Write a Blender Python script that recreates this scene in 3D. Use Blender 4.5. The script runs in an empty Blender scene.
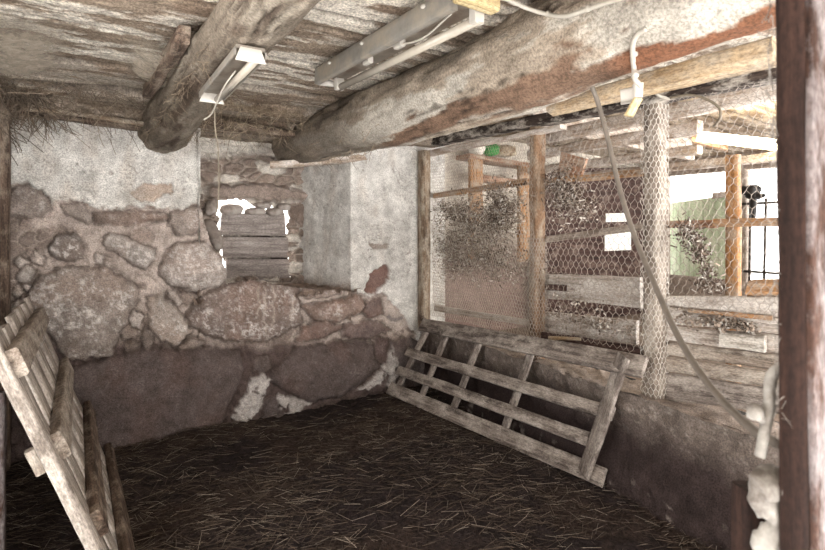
import bpy, math, random
import numpy as np
from mathutils import Vector

scene = bpy.context.scene
COL = scene.collection
rnd = random.Random(11)
rng = np.random.default_rng(11)

# ------------------------------------------------------------------ camera, world, exposure
F, CX, HOR, H = 500.0, 412.5, 222.0, 1.42          # focal length in px, centre column, horizon row, eye height
TH = math.atan2(302, 500)
S_, K_ = math.sin(TH), math.cos(TH)
cd = bpy.data.cameras.new('camera')
cam = bpy.data.objects.new('camera', cd); COL.objects.link(cam)
cam.location = (0, 0, H)
cam.rotation_euler = (math.pi / 2, 0, -TH)
cd.sensor_width = 36; cd.lens = F / 825 * 36
cd.shift_y = -(275 - HOR) / 825
cd.clip_start = 0.02
cd.dof.use_dof = True; cd.dof.focus_distance = 2.7; cd.dof.aperture_fstop = 4.6
scene.camera = cam

w = bpy.data.worlds.new('world'); scene.world = w; w.use_nodes = True
_nt = w.node_tree; _bg = _nt.nodes['Background']          # overcast sky above, extra brightness added below the horizon to light the ceiling
_tc = _nt.nodes.new('ShaderNodeTexCoord'); _sx = _nt.nodes.new('ShaderNodeSeparateXYZ'); _mr = _nt.nodes.new('ShaderNodeMapRange')
_nt.links.new(_tc.outputs['Generated'], _sx.inputs[0]); _nt.links.new(_sx.outputs['Z'], _mr.inputs['Value'])
for _k, _v in (('From Min', -.15), ('From Max', .1), ('To Min', 4.6), ('To Max', 2.5)): _mr.inputs[_k].default_value = _v
_nt.links.new(_mr.outputs[0], _bg.inputs[1])
_bg.inputs[0].default_value = (1.0, 0.975, 0.94, 1)
scene.view_settings.view_transform = 'Standard'
scene.view_settings.look = 'None'
scene.view_settings.gamma = 1
scene.view_settings.exposure = 1.25
scene.cycles.max_bounces = 8
scene.cycles.transparent_max_bounces = 16


# ------------------------------------------------------------------ helpers
def at(px, py, X=None, Y=None, Z=None, d=None):
    """the point of the place that the photograph shows at (px, py), on a plane X, Y or Z = const or at depth d"""
    u, v = (px - CX) / F, (HOR - py) / F
    r = (S_ + u * K_, K_ - u * S_, v)
    if X is not None: t = X / r[0]
    elif Y is not None: t = Y / r[1]
    elif Z is not None: t = (Z - H) / r[2]
    else: t = d
    return Vector((r[0] * t, r[1] * t, H + r[2] * t))


def project(P):
    x, y, z = P[..., 0], P[..., 1], P[..., 2]
    d = np.maximum(x * S_ + y * K_, 0.05)
    return CX + F * (x * K_ - y * S_) / d, HOR - F * (z - H) / d


def lin(r, g, b):
    f = lambda c: c / 12.92 if c <= .04045 else ((c + .055) / 1.055) ** 2.4
    return np.array([f(r / 255), f(g / 255), f(b / 255)])


def _hash(ix, iy, iz, s):
    h = (ix * 374761393 + iy * 668265263 + iz * 2147483647 + s * 974634777) & 0xFFFFFFFF
    h = ((h ^ (h >> 13)) * 1274126177) & 0xFFFFFFFF
    h = ((h ^ (h >> 16)) * 2246822519) & 0xFFFFFFFF
    return ((h ^ (h >> 15)) & 0xFFFF) / 65535.0


def vn(P, s=0):
    P = np.asarray(P, float)
    i = np.floor(P).astype(np.int64); f = P - i; f = f * f * (3 - 2 * f)
    out = 0
    for dx in (0, 1):
        for dy in (0, 1):
            for dz in (0, 1):
                wgt = (f[..., 0] if dx else 1 - f[..., 0]) * (f[..., 1] if dy else 1 - f[..., 1]) * (f[..., 2] if dz else 1 - f[..., 2])
                out = out + wgt * _hash(i[..., 0] + dx, i[..., 1] + dy, i[..., 2] + dz, s)
    return out


def fbm(P, sc, oct=4, s=0, gain=.5):
    P = np.asarray(P, float) * np.asarray(sc, float)
    a, t, n = 1., 0., 0.
    for k in range(oct):
        t = t + a * vn(P, s + k * 17); n += a; a *= gain; P = P * 2.03 + 3.7
    return t / n


def sstep(a, b, x):
    t = np.clip((x - a) / (b - a), 0, 1)
    return t * t * (3 - 2 * t)


def worley(U, V, cell, s=0):
    """distance to nearest and second seed of a jittered grid, and the cell's random number"""
    u, v = U / cell, V / cell
    iu, iv = np.floor(u).astype(np.int64), np.floor(v).astype(np.int64)
    f1 = np.full(u.shape, 9.); f2 = np.full(u.shape, 9.); idr = np.zeros(u.shape)
    for a in (-1, 0, 1):
        for b in (-1, 0, 1):
            ja, jb = iu + a, iv + b
            sx = ja + .1 + .8 * _hash(ja, jb, 0 * ja, s); sy = jb + .1 + .8 * _hash(ja, jb, 0 * ja + 1, s)
            d = np.hypot(u - sx, v - sy)
            rid = _hash(ja, jb, 0 * ja + 2, s)
            m = d < f1
            f2 = np.where(m, f1, np.minimum(f2, d)); idr = np.where(m, rid, idr); f1 = np.where(m, d, f1)
    return f1, f2, idr


def poly_sd(px, py, poly):
    """signed distance to a polygon, positive inside"""
    p = np.array(poly, float); n = len(p)
    d = np.full(px.shape, 1e9); ins = np.zeros(px.shape, bool)
    for i in range(n):
        a, b = p[i], p[(i + 1) % n]
        e = b - a
        t = np.clip(((px - a[0]) * e[0] + (py - a[1]) * e[1]) / (e @ e + 1e-9), 0, 1)
        d = np.minimum(d, np.hypot(px - a[0] - t * e[0], py - a[1] - t * e[1]))
        c = ((a[1] > py) != (b[1] > py)) & (px < (b[0] - a[0]) * (py - a[1]) / (b[1] - a[1] + 1e-12) + a[0])
        ins ^= c
    return np.where(ins, d, -d)


# ------------------------------------------------------------------ materials
def _nodes(name):
    m = bpy.data.materials.new(name); m.use_nodes = True
    nt = m.node_tree
    return m, nt, nt.nodes['Principled BSDF']


def N(nt, t, **kw):
    n = nt.nodes.new(t)
    for k, v in kw.items(): setattr(n, k, v)
    return n


def ramp(nt, fac, stops):
    r = N(nt, 'ShaderNodeValToRGB'); e = r.color_ramp.elements
    while len(e) < len(stops): e.new(0.5)
    for i, (p, c) in enumerate(stops):
        e[i].position = p; e[i].color = (*c, 1)
    nt.links.new(fac, r.inputs[0]); return r.outputs[0]


def noise(nt, vec, scale, detail=6, rough=.6, dist=0.):
    n = N(nt, 'ShaderNodeTexNoise'); n.inputs['Scale'].default_value = scale; n.inputs['Detail'].default_value = detail
    n.inputs['Roughness'].default_value = rough; n.inputs['Distortion'].default_value = dist
    nt.links.new(vec, n.inputs['Vector']); return n.outputs['Fac']


def mapping(nt, vec, sc):
    m = N(nt, 'ShaderNodeMapping'); m.inputs['Scale'].default_value = sc
    nt.links.new(vec, m.inputs['Vector']); return m.outputs[0]


def mixc(nt, fac, a, b, mode='MIX'):
    m = N(nt, 'ShaderNodeMix', data_type='RGBA', blend_type=mode)
    for sock, v in ((m.inputs[0], fac), (m.inputs[6], a), (m.inputs[7], b)):
        if hasattr(v, 'is_linked'): nt.links.new(v, sock)
        else: sock.default_value = v if isinstance(v, (int, float)) else (*v, 1)
    return m.outputs[2]


def bump(nt, bsdf, h, strength, dist=.01):
    b = N(nt, 'ShaderNodeBump'); b.inputs['Strength'].default_value = strength; b.inputs['Distance'].default_value = dist
    nt.links.new(h, b.inputs['Height']); nt.links.new(b.outputs[0], bsdf.inputs['Normal'])


def wood(name, dark, mid, light, dust=None, amount=.5, rough=.85, along=2.2, across=38):
    m, nt, b = _nodes(name)
    g = N(nt, 'ShaderNodeAttribute', attribute_name='g').outputs['Vector']
    n1 = noise(nt, mapping(nt, g, (along, across, across)), 1., 8, .65, .3)
    c = ramp(nt, n1, [(.36, lin(*dark) * .8), (.5, lin(*mid)), (.66, lin(*light))])
    n2 = noise(nt, mapping(nt, g, (7, 14, 14)), 1., 8, .7)
    if dust:
        k = 0.62 - .3 * amount
        f = ramp(nt, n2, [(k - .08, (0, 0, 0)), (k + .1, (1, 1, 1))])
        c = mixc(nt, f, c, lin(*dust))
    n3 = noise(nt, mapping(nt, g, (60, 160, 160)), 1., 4, .7)
    c = mixc(nt, .75, c, ramp(nt, n3, [(.36, (.42, .42, .42)), (.62, (1.2, 1.2, 1.2))]), 'MULTIPLY')
    nt.links.new(c, b.inputs['Base Color'])
    b.inputs['Roughness'].default_value = rough
    b.inputs['Specular IOR Level'].default_value = .25
    bump(nt, b, n1, .5, .006)
    return m


def painted(name, fine=90, amp=(.62, 1.3), bstr=.5, rough=.9, dist=.008, coarse=9):
    """albedo from the mesh's own 'col' attribute (limewash, stone, soot), roughened by noise"""
    m, nt, b = _nodes(name)
    c = N(nt, 'ShaderNodeAttribute', attribute_name='col').outputs['Color']
    o = N(nt, 'ShaderNodeTexCoord').outputs['Object']
    n1 = noise(nt, o, fine, 6, .7)
    c = mixc(nt, 1., c, ramp(nt, n1, [(.37, (amp[0],) * 3), (.62, (amp[1],) * 3)]), 'MULTIPLY')
    n2 = noise(nt, o, coarse, 8, .7)
    c = mixc(nt, 1., c, ramp(nt, n2, [(.36, (.7, .69, .68)), (.62, (1.15, 1.15, 1.15))]), 'MULTIPLY')
    nt.links.new(c, b.inputs['Base Color']); b.inputs['Roughness'].default_value = rough
    b.inputs['Specular IOR Level'].default_value = .2
    bump(nt, b, n1, bstr, dist)
    return m


def plain(name, c, rough=.6, metal=0., var=.25, sc=25, dust=None, bstr=.1):
    m, nt, b = _nodes(name)
    o = N(nt, 'ShaderNodeTexCoord').outputs['Object']
    n1 = noise(nt, o, sc, 6, .65)
    cc = mixc(nt, 1., lin(*c), ramp(nt, n1, [(.3, (1 - var,) * 3), (.7, (1 + var,) * 3)]), 'MULTIPLY')
    if dust: cc = mixc(nt, ramp(nt, noise(nt, o, sc * .4, 8, .7), [(.45, (0, 0, 0)), (.62, (1, 1, 1))]), cc, lin(*dust))
    nt.links.new(cc, b.inputs['Base Color']); b.inputs['Roughness'].default_value = rough; b.inputs['Metallic'].default_value = metal
    bump(nt, b, n1, bstr, .004)
    return m


def glow(name, c, s):
    m, nt, b = _nodes(name)
    b.inputs['Base Color'].default_value = (.9, .9, .85, 1)
    b.inputs['Emission Color'].default_value = (*c, 1); b.inputs['Emission Strength'].default_value = s
    return m


def web_mat(name, c, dens=.5, sc=18):
    m, nt, b = _nodes(name)
    o = N(nt, 'ShaderNodeTexCoord').outputs['Object']
    nt.nodes['Material Output']
    b.inputs['Base Color'].default_value = (*lin(*c), 1); b.inputs['Roughness'].default_value = 1
    n1 = noise(nt, o, sc, 8, .75, .6)
    a = ramp(nt, n1, [(dens - .14, (.3, .3, .3)), (dens + .12, (.97, .97, .97))])
    ed = N(nt, 'ShaderNodeAttribute', attribute_name='col').outputs['Color']
    nt.links.new(mixc(nt, 1., a, ed, 'MULTIPLY'), b.inputs['Alpha'])
    return m


M = {
    'wall': painted('stone_and_limewash', 130, (.6, 1.32), .8, .9, .008),
    'ceil': painted('flaking_ceiling_boards', 90, (.5, 1.4), .9, .9, .008, 14),
    'log': painted('peeling_log', 100, (.6, 1.3), .9, .9, .008, 5),
    'floor': painted('trodden_dung', 60, (.5, 1.5), .8, .95, .015, 7),
    'bits': painted('dry_bits', 200, (.7, 1.2), .1, .9),
    'gate': wood('weathered_gate_wood', (72, 64, 60), (112, 102, 96), (150, 140, 132), (172, 163, 155), .32),
    'pallet': wood('grey_board', (92, 80, 72), (128, 115, 104), (165, 152, 140), (176, 166, 155), .3),
    'pale': wood('pale_board', (132, 121, 112), (168, 158, 149), (192, 184, 175), (116, 106, 98), .25),
    'post': wood('grey_post', (80, 64, 52), (128, 108, 90), (160, 142, 122), (176, 165, 150), .3),
    'postpale': wood('dusty_post', (130, 120, 110), (172, 164, 154), (205, 198, 190), (198, 192, 184), .4),
    'pine': wood('orange_pine', (120, 84, 52), (162, 118, 78), (186, 144, 102), (168, 150, 132), .35),
    'yellow': wood('yellow_plank', (130, 104, 76), (172, 148, 118), (192, 172, 144), (170, 156, 138), .35),
    'fresh': wood('fresh_block', (176, 154, 112), (196, 176, 134), (208, 192, 156)),
    'black': wood('tarred_beam', (30, 24, 22), (52, 42, 38), (84, 72, 64), (190, 182, 172), .22),
    'joist': wood('coop_joist', (132, 112, 96), (176, 158, 142), (206, 194, 182), (218, 210, 203), .35),
    'dusty': wood('dusty_board', (128, 114, 104), (166, 154, 144), (196, 188, 180), (208, 202, 196), .35),
    'brown': wood('brown_panel', (46, 31, 28), (64, 45, 41), (82, 62, 56), (128, 112, 104), .12),
    'winboard': wood('window_board', (128, 118, 114), (164, 154, 149), (190, 182, 177), (140, 131, 127), .3),
    'dark': wood('dark_wood', (60, 48, 40), (92, 76, 66), (126, 108, 94), (150, 136, 122), .2),
    'door': wood('jamb_wood', (44, 28, 22), (66, 45, 36), (88, 66, 58), (134, 126, 126), .45),
    'jamb': wood('bare_jamb_wood', (32, 21, 18), (46, 31, 26), (62, 43, 36)),
    'brownpost': wood('brown_post', (92, 70, 54), (130, 102, 80), (154, 126, 102), (160, 146, 130), .25),
    'wirewhite': plain('limewashed_wire', (188, 182, 174), .8, 0, .2),
    'green': wood('green_board', (160, 176, 148), (186, 202, 172), (204, 216, 192), (214, 214, 200), .2),
    'wire': plain('dusty_wire', (148, 138, 129), .7, .2, .25),
    'wiredark': plain('old_wire', (164, 152, 140), .7, .2, .3),
    'steel': plain('grey_housing', (128, 124, 118), .5, .2, .2, 18, (150, 140, 126)),
    'white': plain('white_plastic', (186, 181, 173), .5, 0, .1, 20),
    'tube': plain('unlit_tube', (164, 156, 144), .25, 0, .12, 15),
    'inner': plain('reflector', (132, 124, 114), .5, .2, .3, 14, (104, 90, 78)),
    'rubber': plain('grey_hose', (104, 96, 88), .6, 0, .2, 30),
    'cable': plain('white_cable', (176, 170, 160), .5, 0, .12, 30),
    'string': plain('string', (118, 108, 94), .9, 0, .2, 60),
    'paper': plain('white_paper', (236, 234, 230), .8, 0, .06, 8),
    'bag': plain('paper_bag', (202, 190, 168), .8, 0, .4, 22, (120, 96, 70)),
    'bagwhite': plain('bag_white', (226, 222, 212), .7, 0, .2, 22),
    'baggreen': plain('bag_green', (44, 140, 58), .6, 0, .3, 18),
    'blackbag': plain('black_plastic', (40, 38, 38), .4, 0, .4, 20),
    'iron': plain('dark_iron', (70, 64, 60), .6, .5, .3, 20),
    'stone': plain('loose_stone', (140, 128, 120), .9, 0, .35, 14, (178, 170, 164), .6),
    'lime': plain('lime_lump', (156, 152, 146), .9, 0, .3, 26, (104, 96, 90), .6),
    'ink': plain('ink', (74, 46, 34), .8),
    'crate': wood('crate_wood', (116, 86, 66), (150, 114, 92), (172, 138, 116), (180, 166, 150), .2),
    'lamp': glow('lit_tube', (1.0, .84, .55), 7.0),
    'web': web_mat('cobweb_dust', (168, 157, 142), .5, 26),
}


# ------------------------------------------------------------------ mesh building
class MB:
    def __init__(self): self.v, self.f, self.g, self.c, self.n = [], [], [], [], 0
    def add(self, v, f, g=None, c=None):
        v = np.asarray(v, float).reshape(-1, 3); f = list(f)
        self.v.append(v); self.f.extend([tuple(i + self.n for i in q) for q in f])
        self.g.append(np.asarray(g, float) if g is not None else v.copy())
        if c is None: c = np.ones((len(v), 3)) * .5
        c = np.asarray(c, float)
        self.c.append(np.broadcast_to(c, (len(v), 3)))
        self.n += len(v)
    def build(self, name, mat, parent=None, smooth=True, origin=None):
        v = np.concatenate(self.v)
        if origin is None:
            if parent is not None: origin = parent['_o']
            else:
                lo, hi = v.min(0), v.max(0); origin = ((lo[0] + hi[0]) / 2, (lo[1] + hi[1]) / 2, lo[2])
        origin = np.array(origin[:], float)
        me = bpy.data.meshes.new(name)
        me.from_pydata((v - origin).tolist(), [], self.f)
        a = me.attributes.new('g', 'FLOAT_VECTOR', 'POINT'); a.data.foreach_set('vector', np.concatenate(self.g).astype(np.float32).ravel())
        cc = np.concatenate(self.c); cc = np.concatenate([cc, np.ones((len(cc), 1))], 1)
        a = me.attributes.new('col', 'FLOAT_COLOR', 'POINT'); a.data.foreach_set('color', np.clip(cc, 0, 1).astype(np.float32).ravel())
        if smooth: me.polygons.foreach_set('use_smooth', np.ones(len(me.polygons), bool))
        me.materials.append(M[mat]); me.update()
        o = bpy.data.objects.new(name, me); COL.objects.link(o)
        if parent is not None:
            o.parent = parent
            o.location = origin - np.array(parent['_o'][:])
        else: o.location = origin
        o['_o'] = [float(x) for x in origin]
        return o


def tag(o, label=None, cat=None, group=None, kind=None):
    for k, v in (('label', label), ('category', cat), ('group', group), ('kind', kind)):
        if v: o[k] = v
    return o


def thing(name, loc, label, cat, group=None):
    o = bpy.data.objects.new(name, None); COL.objects.link(o)
    o.location = loc; o['_o'] = [float(x) for x in loc]; o.empty_display_size = .1
    return tag(o, label, cat, group)


_seed = [0]
def seed(): _seed[0] += 1; return _seed[0]


def board4(mb, c, t, n=14, rough=.003, m=3, c_col=None, ch=None):
    """a board: four front corners (start-top, end-top, end-bottom, start-bottom) and a thickness vector"""
    c = [np.array(x[:], float) for x in c]; t = np.array(t[:], float); s = seed()
    if np.linalg.norm(c[3] - c[0]) > 1.05 * np.linalg.norm(c[1] - c[0]): c = [c[0], c[3], c[2], c[1]]      # grain runs the long way
    L = np.linalg.norm(c[1] - c[0]); Wd = np.linalg.norm(c[3] - c[0]); T = np.linalg.norm(t)
    n = max(3, int(n)); off = np.array([s * 3.17 % 50, s * 1.7 % 50, s * 2.3 % 50])
    ch = ch or min(Wd, T) * .14
    # cross-section ring in (w, d) units of metres with small chamfers
    ring = [(ch, 0)] + [(Wd * k / m, 0) for k in range(1, m)] + [(Wd - ch, 0), (Wd, ch), (Wd, T - ch), (Wd - ch, T)] + \
           [(Wd * (m - k) / m, T) for k in range(1, m)] + [(ch, T), (0, T - ch), (0, ch)]
    k = len(ring); ws = np.array([r[0] for r in ring]); ds = np.array([r[1] for r in ring])
    V, G = [], []
    wl = (c[3] - c[0]) / max(Wd, 1e-6); tn = t / max(T, 1e-6)
    for i in range(n + 1):
        u = i / n
        a, b = c[0] * (1 - u) + c[1] * u, c[3] * (1 - u) + c[2] * u
        P = a + (b - a) * (ws / Wd)[:, None] + t * (ds / T)[:, None]
        g = np.stack([np.full(k, u * L), ws, ds], 1) + off
        nz = fbm(g, (5, 9, 9), 3, s) - .5; n2 = fbm(g, (5, 9, 9), 3, s + 5) - .5
        P = P + nz[:, None] * 2 * rough * tn + n2[:, None] * 2 * rough * wl
        V.append(P); G.append(g)
    faces = [(i * k + j, i * k + (j + 1) % k, (i + 1) * k + (j + 1) % k, (i + 1) * k + j) for i in range(n) for j in range(k)]
    V, G = np.concatenate(V), np.concatenate(G)
    for row in (0, n):
        mid = V[row * k:(row + 1) * k].mean(0); base = len(V)
        V = np.concatenate([V, V[row * k:(row + 1) * k], mid[None]]); gg = G[row * k:(row + 1) * k]
        G = np.concatenate([G, gg, gg.mean(0)[None]])
        faces += [(base + j, base + (j + 1) % k, base + k) if row else (base + (j + 1) % k, base + j, base + k) for j in range(k)]
    mb.add(V, faces, G, c_col)


def beam(mb, p0, p1, wv, tv, **kw):
    """a straight bar with centre line p0-p1, width vector wv and thickness vector tv"""
    p0, p1, wv, tv = [np.array(x[:], float) for x in (p0, p1, wv, tv)]
    a = -wv / 2 - tv / 2; b = wv / 2 - tv / 2
    board4(mb, (p0 + a, p1 + a, p1 + b, p0 + b), tv, **kw)


def smooth_path(pts, n=8):
    P = [np.array(p[:], float) for p in pts]
    P = [2 * P[0] - P[1]] + P + [2 * P[-1] - P[-2]]
    out = []
    for i in range(1, len(P) - 2):
        for k in range(n):
            t = k / n; a, b, c, d = P[i - 1:i + 3]
            out.append(.5 * (2 * b + (c - a) * t + (2 * a - 5 * b + 4 * c - d) * t * t + (3 * b - a - 3 * c + d) * t ** 3))
    out.append(P[-2]); return np.array(out)


def tube(mb, P, r, n=10, col=None, wob=0.):
    P = np.array([np.array(p[:], float) for p in P]); m = len(P)
    rr = np.broadcast_to(np.asarray(r, float), (m,)); s = seed()
    T = np.gradient(P, axis=0); T /= np.linalg.norm(T, axis=1)[:, None] + 1e-9
    up = np.array([0, 0, 1.]) if abs(T[0][2]) < .8 else np.array([1., 0, 0])
    V, G, acc = [], [], 0
    for i in range(m):
        if i: acc += np.linalg.norm(P[i] - P[i - 1])
        x = np.cross(up, T[i]); x /= np.linalg.norm(x) + 1e-9; y = np.cross(T[i], x); up = y
        a = np.arange(n) / n * 2 * math.pi
        R = rr[i] * (1 + (wob * (2 * vn(np.stack([np.cos(a) * 1.5, np.sin(a) * 1.5, np.full(n, acc * 14)], 1), s) - 1) if wob else 0))
        R = np.broadcast_to(R, (n,))
        V.append(P[i] + (np.cos(a) * R)[:, None] * x + (np.sin(a) * R)[:, None] * y)
        G.append(np.stack([np.full(n, acc), np.cos(a) * rr[i], np.sin(a) * rr[i]], 1) + s)
    f = [(i * n + j, i * n + (j + 1) % n, (i + 1) * n + (j + 1) % n, (i + 1) * n + j) for i in range(m - 1) for j in range(n)]
    f += [tuple(range(n))[::-1], tuple(range((m - 1) * n, m * n))]
    mb.add(np.concatenate(V), f, np.concatenate(G), col)


def sticks(mb, A, B, r, cols=None, sides=3):
    """many thin straight pieces at once"""
    A, B = np.asarray(A, float), np.asarray(B, float); n = len(A)
    d = B - A; d /= np.linalg.norm(d, axis=1)[:, None] + 1e-9
    h = np.where(np.abs(d[:, 2:3]) < .9, np.array([[0, 0, 1.]]), np.array([[1., 0, 0]]))
    x = np.cross(d, h); x /= np.linalg.norm(x, axis=1)[:, None] + 1e-9; y = np.cross(d, x)
    r = np.broadcast_to(np.asarray(r, float), (n,))[:, None]
    ring = [(math.cos(k * 2 * math.pi / sides), math.sin(k * 2 * math.pi / sides)) for k in range(sides)]
    V = np.stack([A + r * (c * x + s * y) for c, s in ring] + [B + r * (c * x + s * y) for c, s in ring], 1).reshape(-1, 3)
    f = []
    for i in range(n):
        o = i * 2 * sides
        f += [(o + k, o + (k + 1) % sides, o + sides + (k + 1) % sides, o + sides + k) for k in range(sides)]
    c = np.repeat(np.asarray(cols, float), 2 * sides, 0) if cols is not None else None
    mb.add(V, f, None, c)


def grid(mb, P, col, keep=None, flip=False):
    """a surface from an (nu, nv, 3) array of points"""
    nu, nv = P.shape[:2]; idx = np.arange(nu * nv).reshape(nu, nv)
    q = np.stack([idx[:-1, :-1], idx[1:, :-1], idx[1:, 1:], idx[:-1, 1:]], -1).reshape(-1, 4)
    if keep is not None:
        q = q[keep[:-1, :-1].ravel() & keep[1:, 1:].ravel()]
    if flip: q = q[:, ::-1]
    mb.add(P.reshape(-1, 3), [tuple(x) for x in q.tolist()], None, col.reshape(-1, 3))


def rock(mb, c, size, s, col=None, lump=.35, sub=3):
    import bmesh
    bm = bmesh.new(); bmesh.ops.create_icosphere(bm, subdivisions=sub, radius=1)
    V = np.array([v.co[:] for v in bm.verts]); f = [tuple(v.index for v in fc.verts) for fc in bm.faces]; bm.free()
    k = 1 + lump * 2 * (fbm(V + s * 7.1, 1.3, 3, s) - .5)
    V = np.sign(V) * np.abs(V) ** .8 * k[:, None]
    mb.add(V * np.array(size) + np.array(c[:]), f, None, col)


def hexnet(width, height, a, b=None, t=None, s=0, jit=.045):
    """chicken wire: segments in (u, v) over a width x height panel"""
    b = b or a * .5; t = t or a * .42
    seg = []
    rows = int(height / (b + t)) + 2; cols_ = int(width / a) + 2
    nd = lambda i, j, top: (i * a + (j % 2) * a / 2, j * (b + t) + (t if top else 0))
    r = np.random.default_rng(s); J = {}
    def pt(i, j, top):
        k = (i, j, top)
        if k not in J:
            p = nd(*k); J[k] = (p[0] + r.normal(0, jit * a), p[1] + r.normal(0, jit * a))
        return J[k]
    for j in range(rows):
        for i in range(-1, cols_):
            seg.append((pt(i, j, 0), pt(i, j, 1)))
            o = j % 2
            seg.append((pt(i, j, 1), pt(i + o, j + 1, 0)))
            seg.append((pt(i, j, 1), pt(i + o - 1, j + 1, 0)))
    seg = np.array(seg)
    ok = ((seg[..., 0] >= 0) & (seg[..., 0] <= width) & (seg[..., 1] >= 0) & (seg[..., 1] <= height)).all(1)
    return seg[ok]


# ------------------------------------------------------------------ the setting: back wall with its window niche
WY, NY, XP = 3.84, 4.42, 2.47           # back wall plane, back of the niche, partition plane
plaster_l = [(-80, 60), (202, 60), (202, 207), (190, 205), (170, 208), (150, 206), (126, 206), (96, 209), (86, 203), (62, 203), (50, 205), (42, 191), (26, 183), (-80, 186)]
plaster_r = [(349, 60), (470, 60), (470, 345), (418, 338), (404, 318), (389, 300), (383, 296), (372, 294), (356, 292), (340, 290)]
hole = [(201, 40), (201, 206), (210, 240), (226, 268), (227, 283), (250, 279), (298, 287), (349, 291), (349, 40)]
BR, GR, RU, PU, LI = (142, 129, 121), (160, 150, 143), (130, 114, 106), (101, 87, 84), (178, 166, 158)
ST = [  # outline, bulge (m), colour, white bloom 0..1
    ([(6, 189), (25, 184), (41, 192), (51, 208), (44, 216), (6, 218)], .05, (140, 126, 118), .3),
    ([(129, 193), (146, 184), (170, 185), (173, 192), (153, 201), (136, 199)], .012, (172, 156, 142), .2),
    ([(61, 207), (82, 204), (93, 216), (88, 223), (68, 216)], .03, BR, .1),
    ([(92, 213), (126, 209), (163, 211), (170, 219), (136, 225), (95, 223)], .035, (134, 118, 109), .3),
    ([(170, 211), (190, 207), (204, 211), (204, 225), (190, 236), (177, 236), (168, 225)], .05, (148, 134, 126), .4),
    ([(48, 245), (58, 233), (75, 230), (85, 242), (83, 259), (65, 263), (49, 257)], .06, (124, 114, 108), .7),
    ([(102, 237), (109, 231), (126, 236), (153, 250), (157, 259), (146, 269), (126, 260), (105, 250)], .06, GR, .75),
    ([(92, 258), (97, 252), (104, 258), (102, 265), (94, 265)], .03, (160, 150, 144), .6),
    ([(158, 277), (166, 252), (180, 243), (204, 243), (222, 257), (228, 272), (217, 286), (194, 292), (170, 289)], .09, (160, 148, 141), .85),
    ([(27, 300), (38, 275), (65, 267), (105, 269), (136, 286), (138, 297), (131, 312), (118, 340), (113, 356), (75, 358), (58, 350), (44, 330), (30, 316)], .09, (146, 133, 125), .55),
    ([(12, 262), (20, 255), (28, 262), (20, 270)], .03, LI, .2), ([(29, 257), (37, 250), (45, 258), (40, 266), (31, 264)], .03, LI, .1),
    ([(14, 276), (24, 265), (34, 272), (30, 283), (18, 283)], .03, GR, .2), ([(22, 288), (28, 284), (32, 289), (27, 294)], .02, LI, .4),
    ([(10, 292), (18, 286), (24, 293), (17, 299)], .02, LI, .2), ([(8, 306), (18, 299), (26, 304), (18, 312)], .02, GR, .2),
    ([(146, 297), (160, 292), (174, 306), (188, 320), (193, 330), (180, 343), (163, 343), (152, 328)], .06, (160, 147, 138), .55),
    ([(120, 333), (127, 325), (137, 330), (136, 338), (124, 341)], .025, BR, .1), ([(124, 345), (131, 339), (140, 344), (136, 354), (124, 354)], .03, (112, 98, 90), .1),
    ([(128, 318), (136, 308), (144, 316), (140, 328), (131, 326)], .025, LI, .2), ([(140, 335), (147, 325), (155, 338), (150, 352), (141, 350)], .03, (124, 110, 102), .1),
    ([(155, 348), (168, 345), (176, 350), (166, 356), (156, 355)], .02, BR, .1), ([(178, 346), (190, 338), (202, 342), (196, 352), (182, 354)], .02, BR, .1),
    ([(165, 292), (178, 293), (184, 301), (176, 305)], .02, LI, .2), ([(178, 294), (196, 294), (200, 297), (186, 306)], .02, BR, .2),
    ([(186, 312), (203, 296), (225, 283), (248, 278), (280, 280), (298, 288), (301, 322), (282, 336), (240, 341), (205, 335), (190, 325)], .09, (126, 109, 101), .55),
    ([(302, 290), (322, 287), (341, 288), (341, 294), (318, 297), (303, 298)], .02, (150, 132, 122), .4),
    ([(302, 306), (329, 301), (358, 294), (366, 303), (360, 313), (336, 322), (313, 324)], .05, (134, 112, 101), .35),
    ([(370, 272), (383, 265), (389, 269), (386, 284), (374, 294), (364, 291)], -.015, (120, 92, 84), 0),
    ([(366, 299), (381, 298), (383, 316), (370, 320), (362, 312)], .03, (118, 98, 92), .1),
    ([(366, 246), (380, 242), (387, 243), (386, 249), (370, 250)], -.008, (150, 140, 132), 0),
    ([(385, 318), (400, 313), (402, 318), (388, 322)], .012, (134, 124, 120), 0),
    ([(300, 326), (330, 322), (345, 328), (320, 338), (296, 342)], .03, (124, 102, 94), .2),
    ([(345, 326), (372, 322), (392, 330), (370, 338), (340, 337)], .03, (118, 100, 96), .1),
    ([(70, 366), (140, 350), (200, 346), (238, 350), (242, 368), (232, 392), (216, 420), (200, 450), (60, 470), (55, 400)], .07, PU, .06),
    ([(270, 363), (294, 349), (330, 341), (363, 339), (376, 346), (379, 362), (352, 383), (337, 393), (309, 399), (280, 390), (266, 376)], .07, (99, 85, 82), .08),
    ([(373, 340), (388, 340), (389, 358), (381, 364), (374, 354)], .035, (100, 86, 84), .05),
    ([(254, 354), (267, 352), (269, 363), (259, 369), (251, 366)], .03, (110, 96, 92), .1),
    ([(389, 342), (412, 336), (430, 350), (430, 400), (400, 392), (384, 380)], .05, (104, 92, 90), .08),
    ([(262, 398), (273, 393), (278, 406), (290, 412), (272, 424), (258, 420)], .03, (96, 84, 82), .1),
    ([(300, 409), (340, 396), (362, 394), (390, 392), (420, 400), (400, 430), (300, 440)], .03, (84, 74, 72), .05),
    ([(240, 424), (290, 416), (310, 430), (240, 450)], .02, (78, 68, 66), .05)]
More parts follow.
